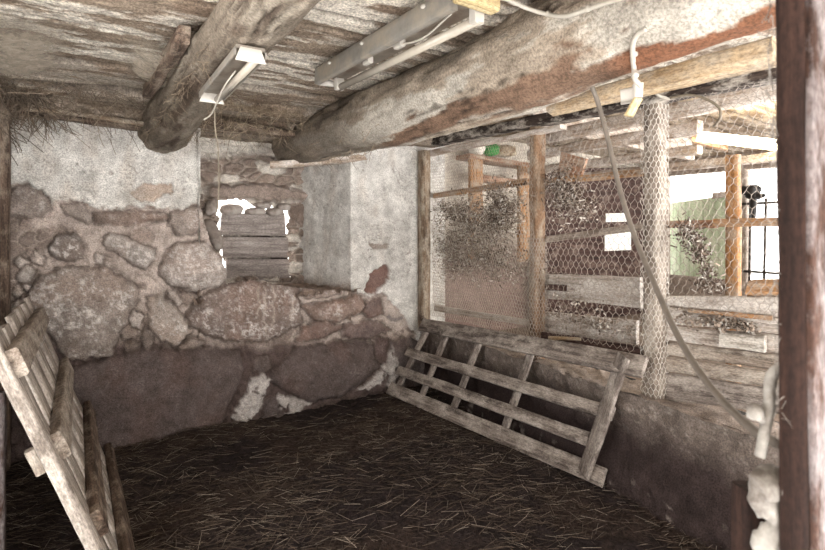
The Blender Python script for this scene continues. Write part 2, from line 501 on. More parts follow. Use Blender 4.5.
LIME = [  # lumps of bright mortar low on the wall
    [(249, 372), (260, 368), (267, 374), (264, 386), (261, 401), (243, 417), (226, 414), (234, 400), (244, 388)],
    [(273, 392), (290, 395), (308, 399), (296, 405), (284, 411), (277, 404)],
    [(352, 386), (366, 376), (378, 366), (378, 378), (363, 387)], [(216, 424), (230, 416), (236, 422), (224, 430)],
    [(379, 364), (391, 345), (392, 362), (386, 382), (380, 384)]]


def wall_features(P, w):
    """height out of the wall (m) and albedo for points P of a plaster-and-rubble surface; w = which face"""
    px, py = project(P)
    wx = (fbm(P, 7, 3, 3) - .5) * 9 + (fbm(P, 28, 2, 8) - .5) * 5; wy = (fbm(P, 7, 3, 4) - .5) * 9 + (fbm(P, 28, 2, 9) - .5) * 5
    x, y = px + wx, py + wy
    h = (fbm(P, 5, 4, 20) - .5) * .03 + (fbm(P, 24, 3, 21) - .5) * .012
    # mortar and small rubble
    f1, f2, rid = worley(P[..., 0] + P[..., 1] * .7 + (wx * .009), P[..., 2] + wy * .009, .085, 5)
    edge = sstep(.05, .22, f2 - f1)
    col = lin(174, 161, 152) * (1 - edge)[..., None] + edge[..., None] * (lin(146, 132, 124) * (.75 + .5 * rid)[..., None])
    h = h + edge * .018
    smear = sstep(.38, .56, fbm(P, (6, 6, 9), 4, 33))[..., None]
    col = col * (1 - smear) + lin(188, 175, 167) * smear; h = h * (1 - .4 * smear[..., 0])
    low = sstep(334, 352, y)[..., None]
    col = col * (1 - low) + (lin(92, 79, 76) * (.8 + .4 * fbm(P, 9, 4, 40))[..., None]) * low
    if w == 'niche':
        f1, f2, rid = worley(P[..., 0] * .75 + wx * .003, P[..., 2] * 1.5 + wy * .004, .12, 9)
        e = sstep(.04, .2, f2 - f1)
        up = sstep(150, 160, y) * (1 - sstep(300, 310, y))
        col = lin(176, 164, 154) * (1 - e)[..., None] + e[..., None] * lin(136, 122, 113) * (.7 + .55 * rid)[..., None]
        h = h + e * .05
        pl = (1 - sstep(152, 162, y))[..., None] * sstep(.3, .45, fbm(P, 8, 3, 77))[..., None]
        pl = np.maximum(pl, sstep(.55, .62, fbm(P, (5, 5, 9), 3, 71))[..., None] * .8)
        col = col * (1 - pl) + lin(202, 196, 188) * pl; h = h * (1 - .5 * pl[..., 0])
        for poly, hh, c in (([(203, 188), (215, 183), (262, 184), (312, 192), (312, 201), (262, 203), (215, 201), (203, 198)], .12, (140, 126, 118)),
                            ([(283, 206), (298, 203), (312, 208), (312, 222), (290, 222)], .07, (120, 106, 98)),
                            ([(206, 205), (216, 204), (216, 215), (206, 216)], .05, (214, 206, 196))):
            d = poly_sd(x, y, poly); k = sstep(-1, 4, d)
            h = h * (1 - k) + k * hh; col = col * (1 - k)[..., None] + k[..., None] * lin(*c) * (.8 + .4 * fbm(P, 14, 3, 50))[..., None]
        return h, col * 1.22
    pl_c = lin(212, 209, 204) * (.84 + .26 * fbm(P, 6, 4, 60))[..., None]
    stain = sstep(.52, .7, fbm(P, (10, 10, 4), 5, 61))[..., None]
    pl_c = pl_c * (1 - .4 * stain) + lin(182, 170, 158) * .4 * stain
    spots = sstep(.64, .72, fbm(P, (60, 60, 42), 4, 62, .65))[..., None] * sstep(.4, .6, fbm(P, 5, 3, 68))[..., None]
    pl_c = pl_c * (1 - .6 * spots) + lin(118, 106, 96) * .6 * spots
    veins = (1 - sstep(.0, .013, np.abs(fbm(P, 6, 5, 63, .6) - .5))) * sstep(.46, .6, fbm(P, 4, 3, 64))
    pl_c = pl_c * (1 - .65 * veins[..., None]) + lin(110, 97, 88) * .65 * veins[..., None]
    soot = sstep(128, 98, y)[..., None] * sstep(.35, .6, fbm(P, (9, 9, 3), 4, 65))[..., None] * (w == 'front')
    pl_c = pl_c * (1 - .7 * soot) + lin(128, 115, 102) * .7 * soot
    if w == 'reveal':
        lo = sstep(276, 292, y)[..., None]
        pl_c = pl_c * .94
        return (fbm(P, 9, 4, 66) - .5) * .03, pl_c * (1 - lo) + lin(150, 134, 124) * lo
    h = h + .1 * sstep(330, 372, y)                     # the foot of the wall stands proud
    for poly in (plaster_l, plaster_r):
        d = poly_sd(x + wx * .3, y + wy * .3 + (fbm(P, 60, 3, 69) - .5) * 4, poly); k = sstep(-.6, .8, d)
        h = h * (1 - k) + k * (.028 + (fbm(P, 6, 4, 67) - .5) * .02 - veins * .006)
        col = col * (1 - k)[..., None] + pl_c * k[..., None]
    for i, (poly, b, c, bloom) in enumerate(ST):
        d = poly_sd(x, y, poly)
        size = max(p[1] for p in poly) - min(p[1] for p in poly)
        k = sstep(-.8, .8, d)
        dome = 1 - np.exp(-np.maximum(d, 0) / (size * .16 + 1.5))
        base = .1 * sstep(330, 372, y)
        hs = base + b * (.25 + .75 * dome) + (fbm(P, 10, 4, 100 + i) - .5) * .03
        groove = np.exp(-((d + 1.2) / 1.7) ** 2) * .018
        h = np.where(k > 0, h * (1 - k) + hs * k, h) - groove * (b > .015)
        cc = lin(*c) * (.72 + .5 * fbm(P, 8, 5, 130 + i, .6))[..., None]
        tint = sstep(.45, .7, fbm(P, 5, 3, 150 + i))[..., None]
        cc = cc * .75 + .25 * (cc @ np.array([.35, .45, .2]))[..., None] * np.array([1.03, 1., .97])
        cc = cc * (1 - .25 * tint) + lin(c[0] + 8, c[1] - 3, c[2] - 9) * .25 * tint
        wmask = sstep(.5, .62, fbm(P, 42, 4, 170 + i, .7)) * sstep(.62 - .4 * bloom, .74 - .34 * bloom, fbm(P, 9, 4, 171 + i, .6)) * sstep(0, 6, d) * min(1, bloom * 1.7)
        fleck = sstep(.6, .68, fbm(P, 55, 3, 175 + i, .7)) * .35; wmask = np.maximum(wmask, fleck * min(1, bloom * 3))
        cc = cc * (1 - .75 * wmask[..., None]) + lin(206, 200, 196) * .75 * wmask[..., None]
        cc = cc * (1 + .22 * sstep(345, 325, y))[..., None]
        dk = np.exp(-((d + .8) / 1.1) ** 2) * (b > .015) * sstep(.25, .5, fbm(P, 18, 3, 160 + i))          # crevice shade painted into the joint round the stone
        col = col * (1 - k)[..., None] + cc * k[..., None]
        col = col * (1 - .7 * dk[..., None]) + lin(74, 63, 58) * .7 * dk[..., None]
    for poly in LIME:
        k = sstep(-1, 1.5, poly_sd(x, y, poly)) * sstep(.3, .42, fbm(P, 22, 3, 190))
        h = h + k * .02; col = col * (1 - k)[..., None] + lin(188, 182, 178) * (.8 + .35 * fbm(P, 30, 3, 191))[..., None] * k[..., None]
    # milky runs down the big dark stone under the window
    for x0, y0, y1 in ((262, 282, 338), (270, 282, 332), (291, 290, 326), (256, 284, 318)):
        k = np.exp(-((px - x0 - (fbm(P, 20, 2, x0) - .5) * 8) / 1.1) ** 2) * sstep(y0, y0 + 4, py) * (1 - sstep(y1 - 8, y1, py)) * .7
        col = col * (1 - k)[..., None] + lin(190, 178, 168) * k[..., None]
    return h, col


st = .0085
wb = MB()
xs, zs = np.arange(-.95, 2.66, st), np.arange(-.14, 2.28, st)
Xg, Zg = np.meshgrid(xs, zs, indexing='ij')
P = np.stack([Xg, np.full_like(Xg, WY), Zg], -1)
hh, cc = wall_features(P, 'front')
pxg, pyg = project(P)
keep = poly_sd(pxg, pyg, hole) < 0
P[..., 1] -= hh
grid(wb, P, cc, keep, flip=True)
# niche back
xs, zs = np.arange(.3, 1.75, .009), np.arange(.6, 2.28, .009)
Xg, Zg = np.meshgrid(xs, zs, indexing='ij')
P = np.stack([Xg, np.full_like(Xg, NY), Zg], -1)
hh, cc = wall_features(P, 'niche'); pxg, pyg = project(P)
wob = (fbm(P, 16, 3, 88) - .5) * 9
opening = [(218, 203), (226, 201), (246, 202), (251, 207), (283, 209), (286, 213), (286, 276), (224, 276), (221, 262), (218, 236)]
keep = poly_sd(pxg + wob, pyg + wob, opening) < 0
P[..., 1] -= hh
grid(wb, P, cc, keep, flip=True)
# niche reveals and sill
def ruled(p0, p1, z0, z1, which, nrm, n=80):
    s_ = np.linspace(0, 1, n); zz = np.arange(z0, z1, .012)
    Sg, Zg = np.meshgrid(s_, zz, indexing='ij')
    P = np.stack([p0[0] + (p1[0] - p0[0]) * Sg, p0[1] + (p1[1] - p0[1]) * Sg, Zg], -1)
    hh, cc = wall_features(P, which); P = P + hh[..., None] * np.array(nrm)
    grid(wb, P, cc)
ruled((1.705, WY - .03), (1.44, NY + .05), .6, 2.26, 'reveal', (-.9, -.4, 0))
ruled((.535, WY - .05), (.535, NY + .05), .6, 2.26, 'reveal', (1, 0, 0))
for x0, x1 in ((-.95, .56), (1.66, 2.66)):        # unseen plates behind the wall, added to keep stray sky light out
    grid(wb, np.stack([np.array([[x0, x0], [x1, x1]]), np.full((2, 2), NY + .12), np.array([[-.1, 2.3], [-.1, 2.3]])], -1), np.full((2, 2, 3), .2), flip=True)
xs, ys = np.arange(.5, 1.8, .012), np.arange(WY - .06, NY + .1, .012)
Xg, Yg = np.meshgrid(xs, ys, indexing='ij')
P = np.stack([Xg, Yg, np.full_like(Xg, .85)], -1)
e1, e2, rid = worley(Xg, Yg, .13, 31); e = sstep(.05, .25, e2 - e1)
P[..., 2] += e * .03 + (fbm(P, 12, 3, 32) - .5) * .03 - .01
grid(wb, P, lin(160, 142, 130) * (.75 + .4 * rid * e)[..., None])
tag(wb.build('wall_back', 'wall'), 'rubble stone wall with flaking limewash and a window niche', 'wall', kind='structure')

# ------------------------------------------------------------------ ceiling boards
cb = MB()
xs, ys = np.arange(-.75, 2.5, .010), np.arange(-.2, 4.55, .008)
Xg, Yg = np.meshgrid(xs, ys, indexing='ij')
edges = [-2.6]
while edges[-1] < 4.6: edges.append(edges[-1] + rnd.uniform(.13, .24))
edges = np.array(edges)
P0 = np.stack([Xg, Yg, np.full_like(Xg, 2.22)], -1)
yw = Yg + (fbm(P0, (1.5, 2, 1), 3, 2) - .5) * .12
bi = np.clip(np.searchsorted(edges, yw) - 1, 0, len(edges) - 2)
de = np.minimum(yw - edges[bi], edges[bi + 1] - yw)
brn = _hash(bi, 0 * bi, 0 * bi, 3)
hz = (brn - .5) * .035 - .02 * (1 - sstep(0, .014, de)) * -1
flake = fbm(P0, (3.0, 16, 1), 5, 7, .6)
low = fbm(P0, (2, 5, 1), 4, 12)
white = sstep(.455, .5, flake * .6 + low * .4)
gap = 1 - sstep(0, .012 + .01 * low, de)
P0[..., 2] = 2.22 + hz + (flake - .5) * .03 + (fbm(P0, 30, 3, 5) - .5) * .012 - white * .007
P0[..., 2] -= .07 * sstep(3.35, 3.4, Yg) + .05 * sstep(3.62, 3.66, Yg)       # lower boards stepping down at the wall head
grain = fbm(P0, (6, 70, 1), 4, 15, .6)
brown = lin(144, 129, 114)[None, None] * (.62 + .75 * grain)[..., None]
rust = sstep(.56, .7, fbm(P0, (4, 9, 1), 4, 19))[..., None]
brown = brown * (1 - .5 * rust) + lin(110, 89, 74) * .5 * rust
wcol = lin(220, 212, 200) * (.8 + .3 * fbm(P0, 18, 3, 22))[..., None]
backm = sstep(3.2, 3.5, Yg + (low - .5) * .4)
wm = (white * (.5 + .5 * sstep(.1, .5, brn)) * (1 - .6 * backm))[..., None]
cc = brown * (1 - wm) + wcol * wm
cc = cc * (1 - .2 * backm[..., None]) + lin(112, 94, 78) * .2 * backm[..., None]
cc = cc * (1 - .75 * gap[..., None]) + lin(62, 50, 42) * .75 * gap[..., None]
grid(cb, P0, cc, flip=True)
grid(cb, np.stack([np.array([[-.75, -.75], [2.5, 2.5]]), np.array([[-2.6, -.15], [-2.6, -.15]]), np.full((2, 2), 2.23)], -1), np.tile(lin(176, 164, 150), (2, 2, 1)), flip=True)  # unseen ceiling behind the viewer, added to even out the light
# the boards' upper side
Pt = np.stack([np.array([[-.75, -.75], [2.5, 2.5]]), np.array([[-2.6, 4.6], [-2.6, 4.6]]), np.full((2, 2), 2.36)], -1)
grid(cb, Pt, np.full((2, 2, 3), .2))
tag(cb.build('ceiling', 'ceil'), 'rough board ceiling with flaking white limewash', 'ceiling', kind='structure')

# ------------------------------------------------------------------ floor
fb = MB()
xs, ys = np.arange(-1.0, 2.9, .018), np.arange(.1, 4.1, .018)
Xg, Yg = np.meshgrid(xs, ys, indexing='ij')
P = np.stack([Xg, Yg, np.zeros_like(Xg)], -1)
def floor_z(P):
    return (fbm(P, (2.2, 2.2, 1), 3, 41) - .5) * .09 + (fbm(P, (11, 11, 1), 4, 42) - .5) * .045 + (fbm(P, (42, 42, 1), 2, 43) - .5) * .018 - .02
P[..., 2] = floor_z(P)
patch = fbm(P, (3, 3, 1), 4, 45)
cc = lin(40, 33, 33) * (.62 + .9 * fbm(P, (24, 24, 1), 4, 46))[..., None]
warm = sstep(.45, .62, patch)[..., None]
cc = cc * (1 - .5 * warm) + lin(58, 46, 39) * .5 * warm
grid(fb, P, cc)
tag(fb.build('floor', 'floor'), 'dark trodden dung floor under straw', 'floor', kind='structure')

# ------------------------------------------------------------------ dwarf wall under the partition, side wall, coop shell
db = MB()
ys, zs = np.arange(.25, 3.95, .012), np.arange(-.12, .5, .01)
Yg, Zg = np.meshgrid(ys, zs, indexing='ij')
P = np.stack([np.full_like(Yg, XP - .06), Yg, Zg], -1)
hh = (fbm(P, 4, 4, 51) - .5) * .05 + (fbm(P, 30, 4, 52) - .5) * .018
k = sstep(.2, .46, Zg + (fbm(P, 4, 3, 53) - .5) * .25)[..., None]
cc = lin(60, 50, 49) * (.7 + .6 * fbm(P, 14, 4, 54))[..., None] * (1 - k) + k * lin(124, 113, 106) * (.6 + .7 * fbm(P, 40, 4, 55, .65))[..., None]
lump = sstep(.58, .68, fbm(P, 40, 4, 56, .65))[..., None] * k * .7
cc = cc * (1 - .6 * lump) + lin(186, 178, 170) * .6 * lump
foot = sstep(.64, .72, fbm(P, 16, 4, 57))[..., None] * (1 - sstep(.02, .1, Zg))[..., None]
cc = cc * (1 - .6 * foot) + lin(160, 150, 144) * .6 * foot
P[..., 0] -= hh + .1 * (1 - sstep(-.05, .3, Zg))
grid(db, P, cc)
xs = np.arange(XP - .09, XP + .17, .013)
Xg, Yg = np.meshgrid(xs, ys[::2], indexing='ij')
P = np.stack([Xg, Yg, np.full_like(Xg, .495)], -1); P[..., 2] += (fbm(P, 20, 3, 58) - .5) * .05
grid(db, P, lin(150, 138, 130) * (.6 + .7 * fbm(P, 22, 4, 59))[..., None])
Pb = np.stack([np.full((2, 2), XP + .16), np.array([[.25, .25], [3.95, 3.95]]), np.array([[-.1, .5], [-.1, .5]])], -1)
grid(db, Pb, np.full((2, 2, 3), .2), flip=True)
tag(db.build('wall_right', 'wall'), 'low rough plastered wall under the wire partition', 'wall', kind='structure')

lb = MB()
ys, zs = np.arange(1.75, 3.9, .03), np.arange(-.1, 2.3, .03)
Yg, Zg = np.meshgrid(ys, zs, indexing='ij')
P = np.stack([np.full_like(Yg, -.62), Yg, Zg], -1); P[..., 0] += (fbm(P, 6, 4, 70) - .5) * .05
grid(lb, P, lin(150, 140, 130) * (.7 + .5 * fbm(P, 6, 4, 71))[..., None], flip=True)
for X_, y0, y1, fl in ((-.62, -2.6, .7, True), (2.56, -2.6, .22, False)):      # unseen stall sides behind the viewer, added to cut the near light
    grid(lb, np.stack([np.full((2, 2), X_), np.array([[y0, y0], [y1, y1]]), np.array([[-.1, 2.3], [-.1, 2.3]])], -1), np.tile(lin(168, 158, 148), (2, 2, 1)), flip=fl)
tag(lb.build('wall_left', 'wall'), 'grey rough side wall of the stall', 'wall', kind='structure')

# coop: back wall, floor, sloping ceiling, outer wall with a wide opening
CB = 3.96
kb = MB()
xs, zs = np.arange(XP - .02, 6.0, .03), np.arange(-.1, 2.4, .03)
Xg, Zg = np.meshgrid(xs, zs, indexing='ij')
P = np.stack([Xg, np.full_like(Xg, CB), Zg], -1); hh = (fbm(P, 7, 4, 72) - .5) * .03; P[..., 1] -= hh
cc = lin(214, 206, 194) * (.8 + .3 * fbm(P, 5, 4, 73))[..., None]
lowm = sstep(1.45, 1.0, Zg + (fbm(P, 4, 3, 74) - .5) * .3)[..., None]
cc = cc * (1 - lowm) + lin(128, 108, 102) * lowm
grid(kb, P, cc, flip=True)
tag(kb.build('wall_coop_back', 'wall'), 'limewashed back wall of the hen coop', 'wall', kind='structure')
fb2 = MB()
Pf = np.stack([np.array([[XP, XP], [6.2, 6.2]]), np.array([[.2, 4.0], [.2, 4.0]]), np.full((2, 2), .3)], -1)
grid(fb2, Pf, np.tile(lin(120, 106, 96), (2, 2, 1)))
tag(fb2.build('floor_coop', 'wall'), 'raised dusty coop floor behind the partition', 'floor', kind='structure')
cz = lambda x: 2.33 - .05 * (x - XP)
c2 = MB()
xs, ys = np.arange(XP + .02, 6.05, .03), np.arange(.3, 4.0, .02)
Xg, Yg = np.meshgrid(xs, ys, indexing='ij')
P = np.stack([Xg, Yg, cz(Xg)], -1)
bd = np.abs(((Yg * 5.5) % 1) - .5); P[..., 2] += (fbm(P, (4, 12, 1), 4, 80) - .5) * .04 + .012 * (bd > .46)
fl = sstep(.42, .58, fbm(P, (4, 14, 1), 4, 81))[..., None]
cc = lin(124, 106, 88) * (1 - fl) + lin(172, 158, 142) * fl
cc = cc * (1 - .6 * (bd > .46)[..., None])
grid(c2, P, cc, flip=True)
tag(c2.build('ceiling_coop', 'ceil'), 'pale board ceiling over the hen coop', 'ceiling', kind='structure')
ow = MB()
FX = 5.8
def panelx(y0, y1, z0, z1, c):
    board4(ow, ((FX, y1, z1), (FX, y0, z1), (FX, y0, z0), (FX, y1, z0)), (.1, 0, 0), n=12, c_col=lin(*c))
panelx(.3, 4.0, -.1, .78, (150, 138, 130)); panelx(.3, 4.0, 1.98, 2.3, (150, 136, 124)); panelx(3.62, 4.0, .7, 2.1, (150, 138, 128))
panelx(1.9, 2.12, .7, 2.1, (150, 138, 128)); panelx(2.72, 2.86, .7, 2.1, (170, 158, 148))
tag(ow.build('wall_coop_outer', 'wall'), 'outer coop wall with wide openings to daylight', 'wall', kind='structure')


# ------------------------------------------------------------------ ceiling logs
def log(name, path, n=96, paint=0, lump=.05):
    P = smooth_path([p[0] for p in path], 90); r = 1.0 * np.interp(np.linspace(0, 1, len(P)), np.linspace(0, 1, len(path)), [p[1] for p in path])
    a = np.arange(n) / n * 2 * math.pi; m = len(P)
    A = np.broadcast_to(a, (m, n)); L = np.broadcast_to(P[:, 1:2], (m, n))
    cyl = np.stack([np.cos(A) * .17, L * .35, np.sin(A) * .17], -1)
    rr = r[:, None] * (1 + (fbm(cyl, 4, 3, paint + 1) - .5) * lump * 3.4) + (fbm(cyl * np.array([1, .5, 1]), 30, 5, paint + 2, .6) - .5) * .035
    crack = (1 - sstep(0, .022, np.abs(fbm(cyl * np.array([1, .25, 1]), 12, 4, paint + 3) - .5))) * sstep(.4, .55, fbm(cyl, 5, 3, paint + 11))
    rr = rr - crack * .01 + (fbm(cyl * np.array([1, .4, 1]), 8, 3, paint + 12) - .5) * .05 * np.clip((L - .2) / 2, .3, 1)
    V = P[:, None, :] + np.stack([np.cos(A) * rr, 0 * A, np.sin(A) * rr], -1)
    deg = np.degrees(A) + (fbm(cyl * np.array([1, .7, 1]), 6, 6, paint + 4, .6) - .5) * 130
    grain = fbm(cyl * np.array([1, .25, 1]), 60, 4, paint + 5, .6)
    c_gray = lin(160, 147, 132) * (.62 + .7 * grain)[..., None]
    c_brown = lin(122, 99, 83) * (.65 + .65 * grain)[..., None]
    c_white = lin(190, 183, 172) * (.78 + .35 * fbm(cyl, 30, 3, paint + 6))[..., None]
    if paint < 50:
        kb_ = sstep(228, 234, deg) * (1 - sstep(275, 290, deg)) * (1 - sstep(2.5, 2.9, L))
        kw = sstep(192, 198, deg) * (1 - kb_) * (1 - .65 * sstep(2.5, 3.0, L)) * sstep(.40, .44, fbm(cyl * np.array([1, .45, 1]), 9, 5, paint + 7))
        lumps = sstep(190, 170, deg)
        rr = rr + lumps * ((fbm(cyl, 9, 4, paint + 9) - .45) * .07); V = P[:, None, :] + np.stack([np.cos(A) * rr, 0 * A, np.sin(A) * rr], -1)
        c_gray = c_gray * (1 - .55 * lumps * sstep(.4, .6, fbm(cyl, 16, 4, paint + 10)))[..., None]
        orange = sstep(1.15, .95, L)[..., None] * kb_[..., None]
        c_brown = c_brown * (1 - orange) + lin(130, 90, 68) * (.7 + .6 * grain)[..., None] * orange
    else:
        kb_ = sstep(190, 215, deg) * (1 - sstep(262, 285, deg)) * sstep(.42, .55, fbm(cyl, 8, 4, paint + 8)) * .8
        kw = sstep(.54, .66, fbm(cyl * np.array([1, .6, 1]), 22, 5, paint + 7)) * .4
        c_brown = c_brown * .42 * np.array([.95, 1, 1.05]); c_gray = c_gray * .56; c_white = c_white * .75 * np.array([1.03, 1, .94])
    c = c_gray * (1 - kb_)[..., None] + c_brown * kb_[..., None]
    c = c * (1 - kw)[..., None] + c_white * kw[..., None]
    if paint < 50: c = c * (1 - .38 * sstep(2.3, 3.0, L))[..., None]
    c = c * (1 - .75 * crack[..., None]) + lin(58, 46, 38) * .75 * crack[..., None]
    mb = MB()
    V2 = np.concatenate([V, V[:, :1]], 1); c2_ = np.concatenate([c, c[:, :1]], 1)
    grid(mb, V2, c2_)
    for i in (0, m - 1):
        mb.add(np.concatenate([V[i], P[i][None]]), [(j, (j + 1) % n, n) for j in range(n)], None, np.concatenate([c[i], c[i][:1]]) * .7)
    return mb.build(name, 'log')

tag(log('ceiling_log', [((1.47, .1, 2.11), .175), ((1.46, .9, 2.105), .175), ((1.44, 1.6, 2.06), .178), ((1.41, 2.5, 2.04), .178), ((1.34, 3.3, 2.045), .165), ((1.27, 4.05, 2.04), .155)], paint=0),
    'thick whitewashed ceiling log with bare brown underside beside the wire partition', 'beam', 'ceiling logs')
tag(log('ceiling_log', [((.52, -.1, 2.15), .105), ((.46, .9, 2.14), .107), ((.424, 1.6, 2.12), .11), ((.37, 2.6, 2.1), .125), ((.33, 3.4, 2.07), .15), ((.31, 3.9, 2.05), .165)], paint=60),
    'dusty brown ceiling log running into the limewash of the stone wall', 'beam', 'ceiling logs')

from mathutils.bvhtree import BVHTree
def surface_at(o, px, py, off=.006):
    """the point of object o's surface seen at (px, py), lifted off it a little"""
    bv = BVHTree.FromPolygons([o.location + v.co for v in o.data.vertices], [tuple(p.vertices) for p in o.data.polygons])
    d = (at(px, py, d=1.) - Vector((0, 0, H))).normalized()
    q, nn, _, _ = bv.ray_cast(Vector((0, 0, H)), d)
    return q - d * off if q is not None else None
big_log = bpy.data.objects['ceiling_log']

# short side board along the thinner log and thin pole at the wall head
mb = MB(); beam(mb, at(183, 35, Z=2.14), at(148, 92, Z=2.12), (.05, 0, 0), (0, 0, .08), n=20, rough=.01)
tag(mb.build('side_batten', 'dark'), 'rough batten fixed along the dusty brown ceiling log', 'board')
mb = MB(); tube(mb, smooth_path([(-.6, 3.66, 2.08), (-.2, 3.64, 2.075), (.25, 3.62, 2.04)], 12), .016, 10, wob=.3)
tag(mb.build('wall_pole', 'post'), 'thin pole lying along the top of the limewashed stone wall', 'pole')
mb = MB(); beam(mb, (-.66, 3.74, 2.11), (.24, 3.76, 2.07), (0, .12, 0), (0, 0, .09), n=30, rough=.012)
tag(mb.build('wall_plate', 'dark'), 'dark timber plate on top of the limewashed stone wall', 'beam')
mb = MB(); beam(mb, (.5, 3.6, 2.09), (1.15, 3.62, 2.06), (0, .14, 0), (0, 0, .05), n=24, rough=.01)
tag(mb.build('niche_board', 'dark'), 'dark board between both logs above the window niche', 'board')

# ------------------------------------------------------------------ window boards and loose stones in the niche
GB = 'boards closing the window'
def px_board(name, q, plane, t, mat, label=None, cat=None, group=None, parent=None, n=14, rough=.003, ch=None):
    mb = MB(); board4(mb, [at(*p, **plane) for p in q], t, n=n, rough=rough, ch=ch)
    o = mb.build(name, mat, parent)
    return tag(o, label, cat, group) if label else o
for q, lab in (([(222, 213), (285, 213), (286, 235.8), (220, 235)], 'top board of the three grey boards closing the window'),
               ([(222, 237), (289, 237.6), (289, 257.6), (223, 257.2)], 'middle board of the three grey boards closing the window'),
               ([(226, 259), (290, 259.2), (290, 282), (227, 281)], 'bottom board of the three grey boards closing the window')):
    px_board('window_board', q, dict(Y=NY - .02), (0, .045, 0), 'winboard', lab, 'board', GB, ch=.006, rough=.006)
for y, lab in ((236.5, 'added dark strip behind the joint of the top and middle window boards'), (258.4, 'added dark strip behind the joint of the middle and bottom window boards')):
    px_board('joint_dark_strip', [(222, y - 3), (288, y - 2.6), (288, y + 3), (224, y + 3)], dict(Y=NY + .03), (0, .012, 0), 'black', lab, 'lath')  # strip added so the joint reads dark instead of showing bright sky
GS = 'loose stones above the window boards'
for i, (x, y, a, b, lab) in enumerate(((232, 209.5, .1, .045, 'flat pale loose stone on the top window board below the bright gap'), (255, 211, .085, .032, 'loose stone lying flat second along the top window board'),
                             (274, 212, .08, .035, 'loose stone on the top window board under a smaller stone'), (263, 205.5, .075, .03, 'small loose stone wedged under the flat lintel stone'),
                             (283, 207, .06, .036, 'dark loose stone at the top corner of the window boards next to the splayed reveal'))):
    mb = MB(); p = at(x, y, Y=NY - .03); rock(mb, p, (a, .06, b), 20 + i, lump=.3)
    tag(mb.build('loose_stone', 'stone'), lab, 'stone', GS)
for i, (x, y, a, b, rot, lab) in enumerate(((212, 207, .045, .07, .5, 'slanting slab of stone leaning at the bright edge of the window'), (214, 234, .05, .13, -.4, 'tall wedge stone standing beside the bright window edge'))):
    mb = MB(); p = at(x, y, Y=NY - .1); rock(mb, (0, 0, 0), (a, .06, b), 40 + i, lump=.3)
    V = mb.v[0]; c_, s_ = math.cos(rot), math.sin(rot)
    mb.v[0] = np.stack([V[:, 0] * c_ + V[:, 2] * s_, V[:, 1], -V[:, 0] * s_ + V[:, 2] * c_], 1) + np.array(p[:])
    tag(mb.build('wedge_stone', 'stone'), lab, 'stone')

# ------------------------------------------------------------------ partition: plate, posts, rails, boards
def vpost(name, px, y0, y1, wx, wy, mat, label, X=XP, topz=None, botz=None):
    p = at(px, y0, X=X); b = at(px, y1, X=X)
    z1 = topz if topz is not None else p.z; z0 = botz if botz is not None else b.z
    r = thing(name, (p.x, p.y, z0), label, 'post', 'partition posts')
    mb = MB(); beam(mb, (p.x, p.y, z0), (p.x + .004, p.y, z1), (0, wy, 0), (wx, 0, 0), n=40, rough=.006)
    mb.build('shaft', mat, r)
    return r, (p.x, p.y, z0, z1)
p1, i1 = vpost('partition_post', 424, 155, 325, .08, .1, 'post', 'grey brown partition post against the limewashed wall corner', X=2.375, botz=.48, topz=2.05)
p2, i2 = vpost('partition_post', 537, 128, 338, .09, .075, 'brownpost', 'brown partition post with its lower half clad in wire', botz=.48, topz=2.06)
p3, i3 = vpost('partition_post', 655, 100, 397, .09, .085, 'pallet', 'pale dusty partition post wrapped in chicken wire full height', botz=.46, topz=2.07)
for p, r in ((p1, None),):
    mb = MB(); q = at(421, 316, X=2.33); rock(mb, q, (.02, .04, .04), 3)
    tag(mb.build('knot', 'dark', p), 'red brown lump')


def wrap_wire(parent, info, wx, wy, z0, z1, a, r, mat='wire'):
    x, y, _, _ = info; wx, wy = wx / 2 + .007, wy / 2 + .007
    per = 4 * (wx + wy); seg = hexnet(per, z1 - z0, a, s=int(x * 100 + y * 10))
    def mp(u):
        c = [(-wx, wy), (-wx, -wy), (wx, -wy), (wx, wy), (-wx, wy)]
        u = u % per; out = np.zeros((len(u), 2)); acc = 0
        for i in range(4):
            a_, b_ = np.array(c[i]), np.array(c[i + 1]); L = np.linalg.norm(b_ - a_)
            m = (u >= acc - 1e-9) & (u <= acc + L + 1e-9); out[m] = a_ + (b_ - a_) * ((u[m] - acc) / L)[:, None]; acc += L
        return out
    A, B = mp(seg[:, 0, 0]), mp(seg[:, 1, 0])
    A = np.concatenate([A + (x, y), z0 + seg[:, 0, 1:2]], 1); B = np.concatenate([B + (x, y), z0 + seg[:, 1, 1:2]], 1)
    ok = np.linalg.norm(A - B, axis=1) < a * 1.2
    mb = MB(); sticks(mb, A[ok], B[ok], r); tag(mb.build('wire_wrap', mat, parent, smooth=False), 'dusty wire wrapped round the post')
wrap_wire(p3, i3, .09, .085, .5, 2.06, .03, .0017, 'wirewhite')
wrap_wire(p2, i2, .09, .075, .5, 1.32, .026, .0018)

def bar_x(name, a, b, X, hgt, thick, mat, label, cat, group=None, n=30, rough=.005):
    p, q = at(*a, X=X), at(*b, X=X)
    mb = MB(); beam(mb, p, q, (0, 0, -hgt), (thick, 0, 0), n=n, rough=rough)
    return tag(mb.build(name, mat), label, cat, group)
bar_x('top_beam', (395, 150), (800, 68), XP - .02, .07, .12, 'black', 'black tarred beam along the top of the wire partition', 'beam', n=60, rough=.012)
mb = MB(); board4(mb, [at(270, 161, Y=3.76), at(419, 151, X=XP - .08), at(419, 157, X=XP - .08), at(270, 168, Y=3.76)], (.05, .08, 0), n=30, rough=.006)
tag(mb.build('wall_lintel', 'joist'), 'pale squared timber under the log end above the limewashed wall corner', 'beam')
mb = MB(); board4(mb, [at(419, 152, X=XP - .06), at(560, 124, X=XP - .06), at(560, 129, X=XP - .06), at(419, 158, X=XP - .06)], (.06, 0, 0), n=30, rough=.006)
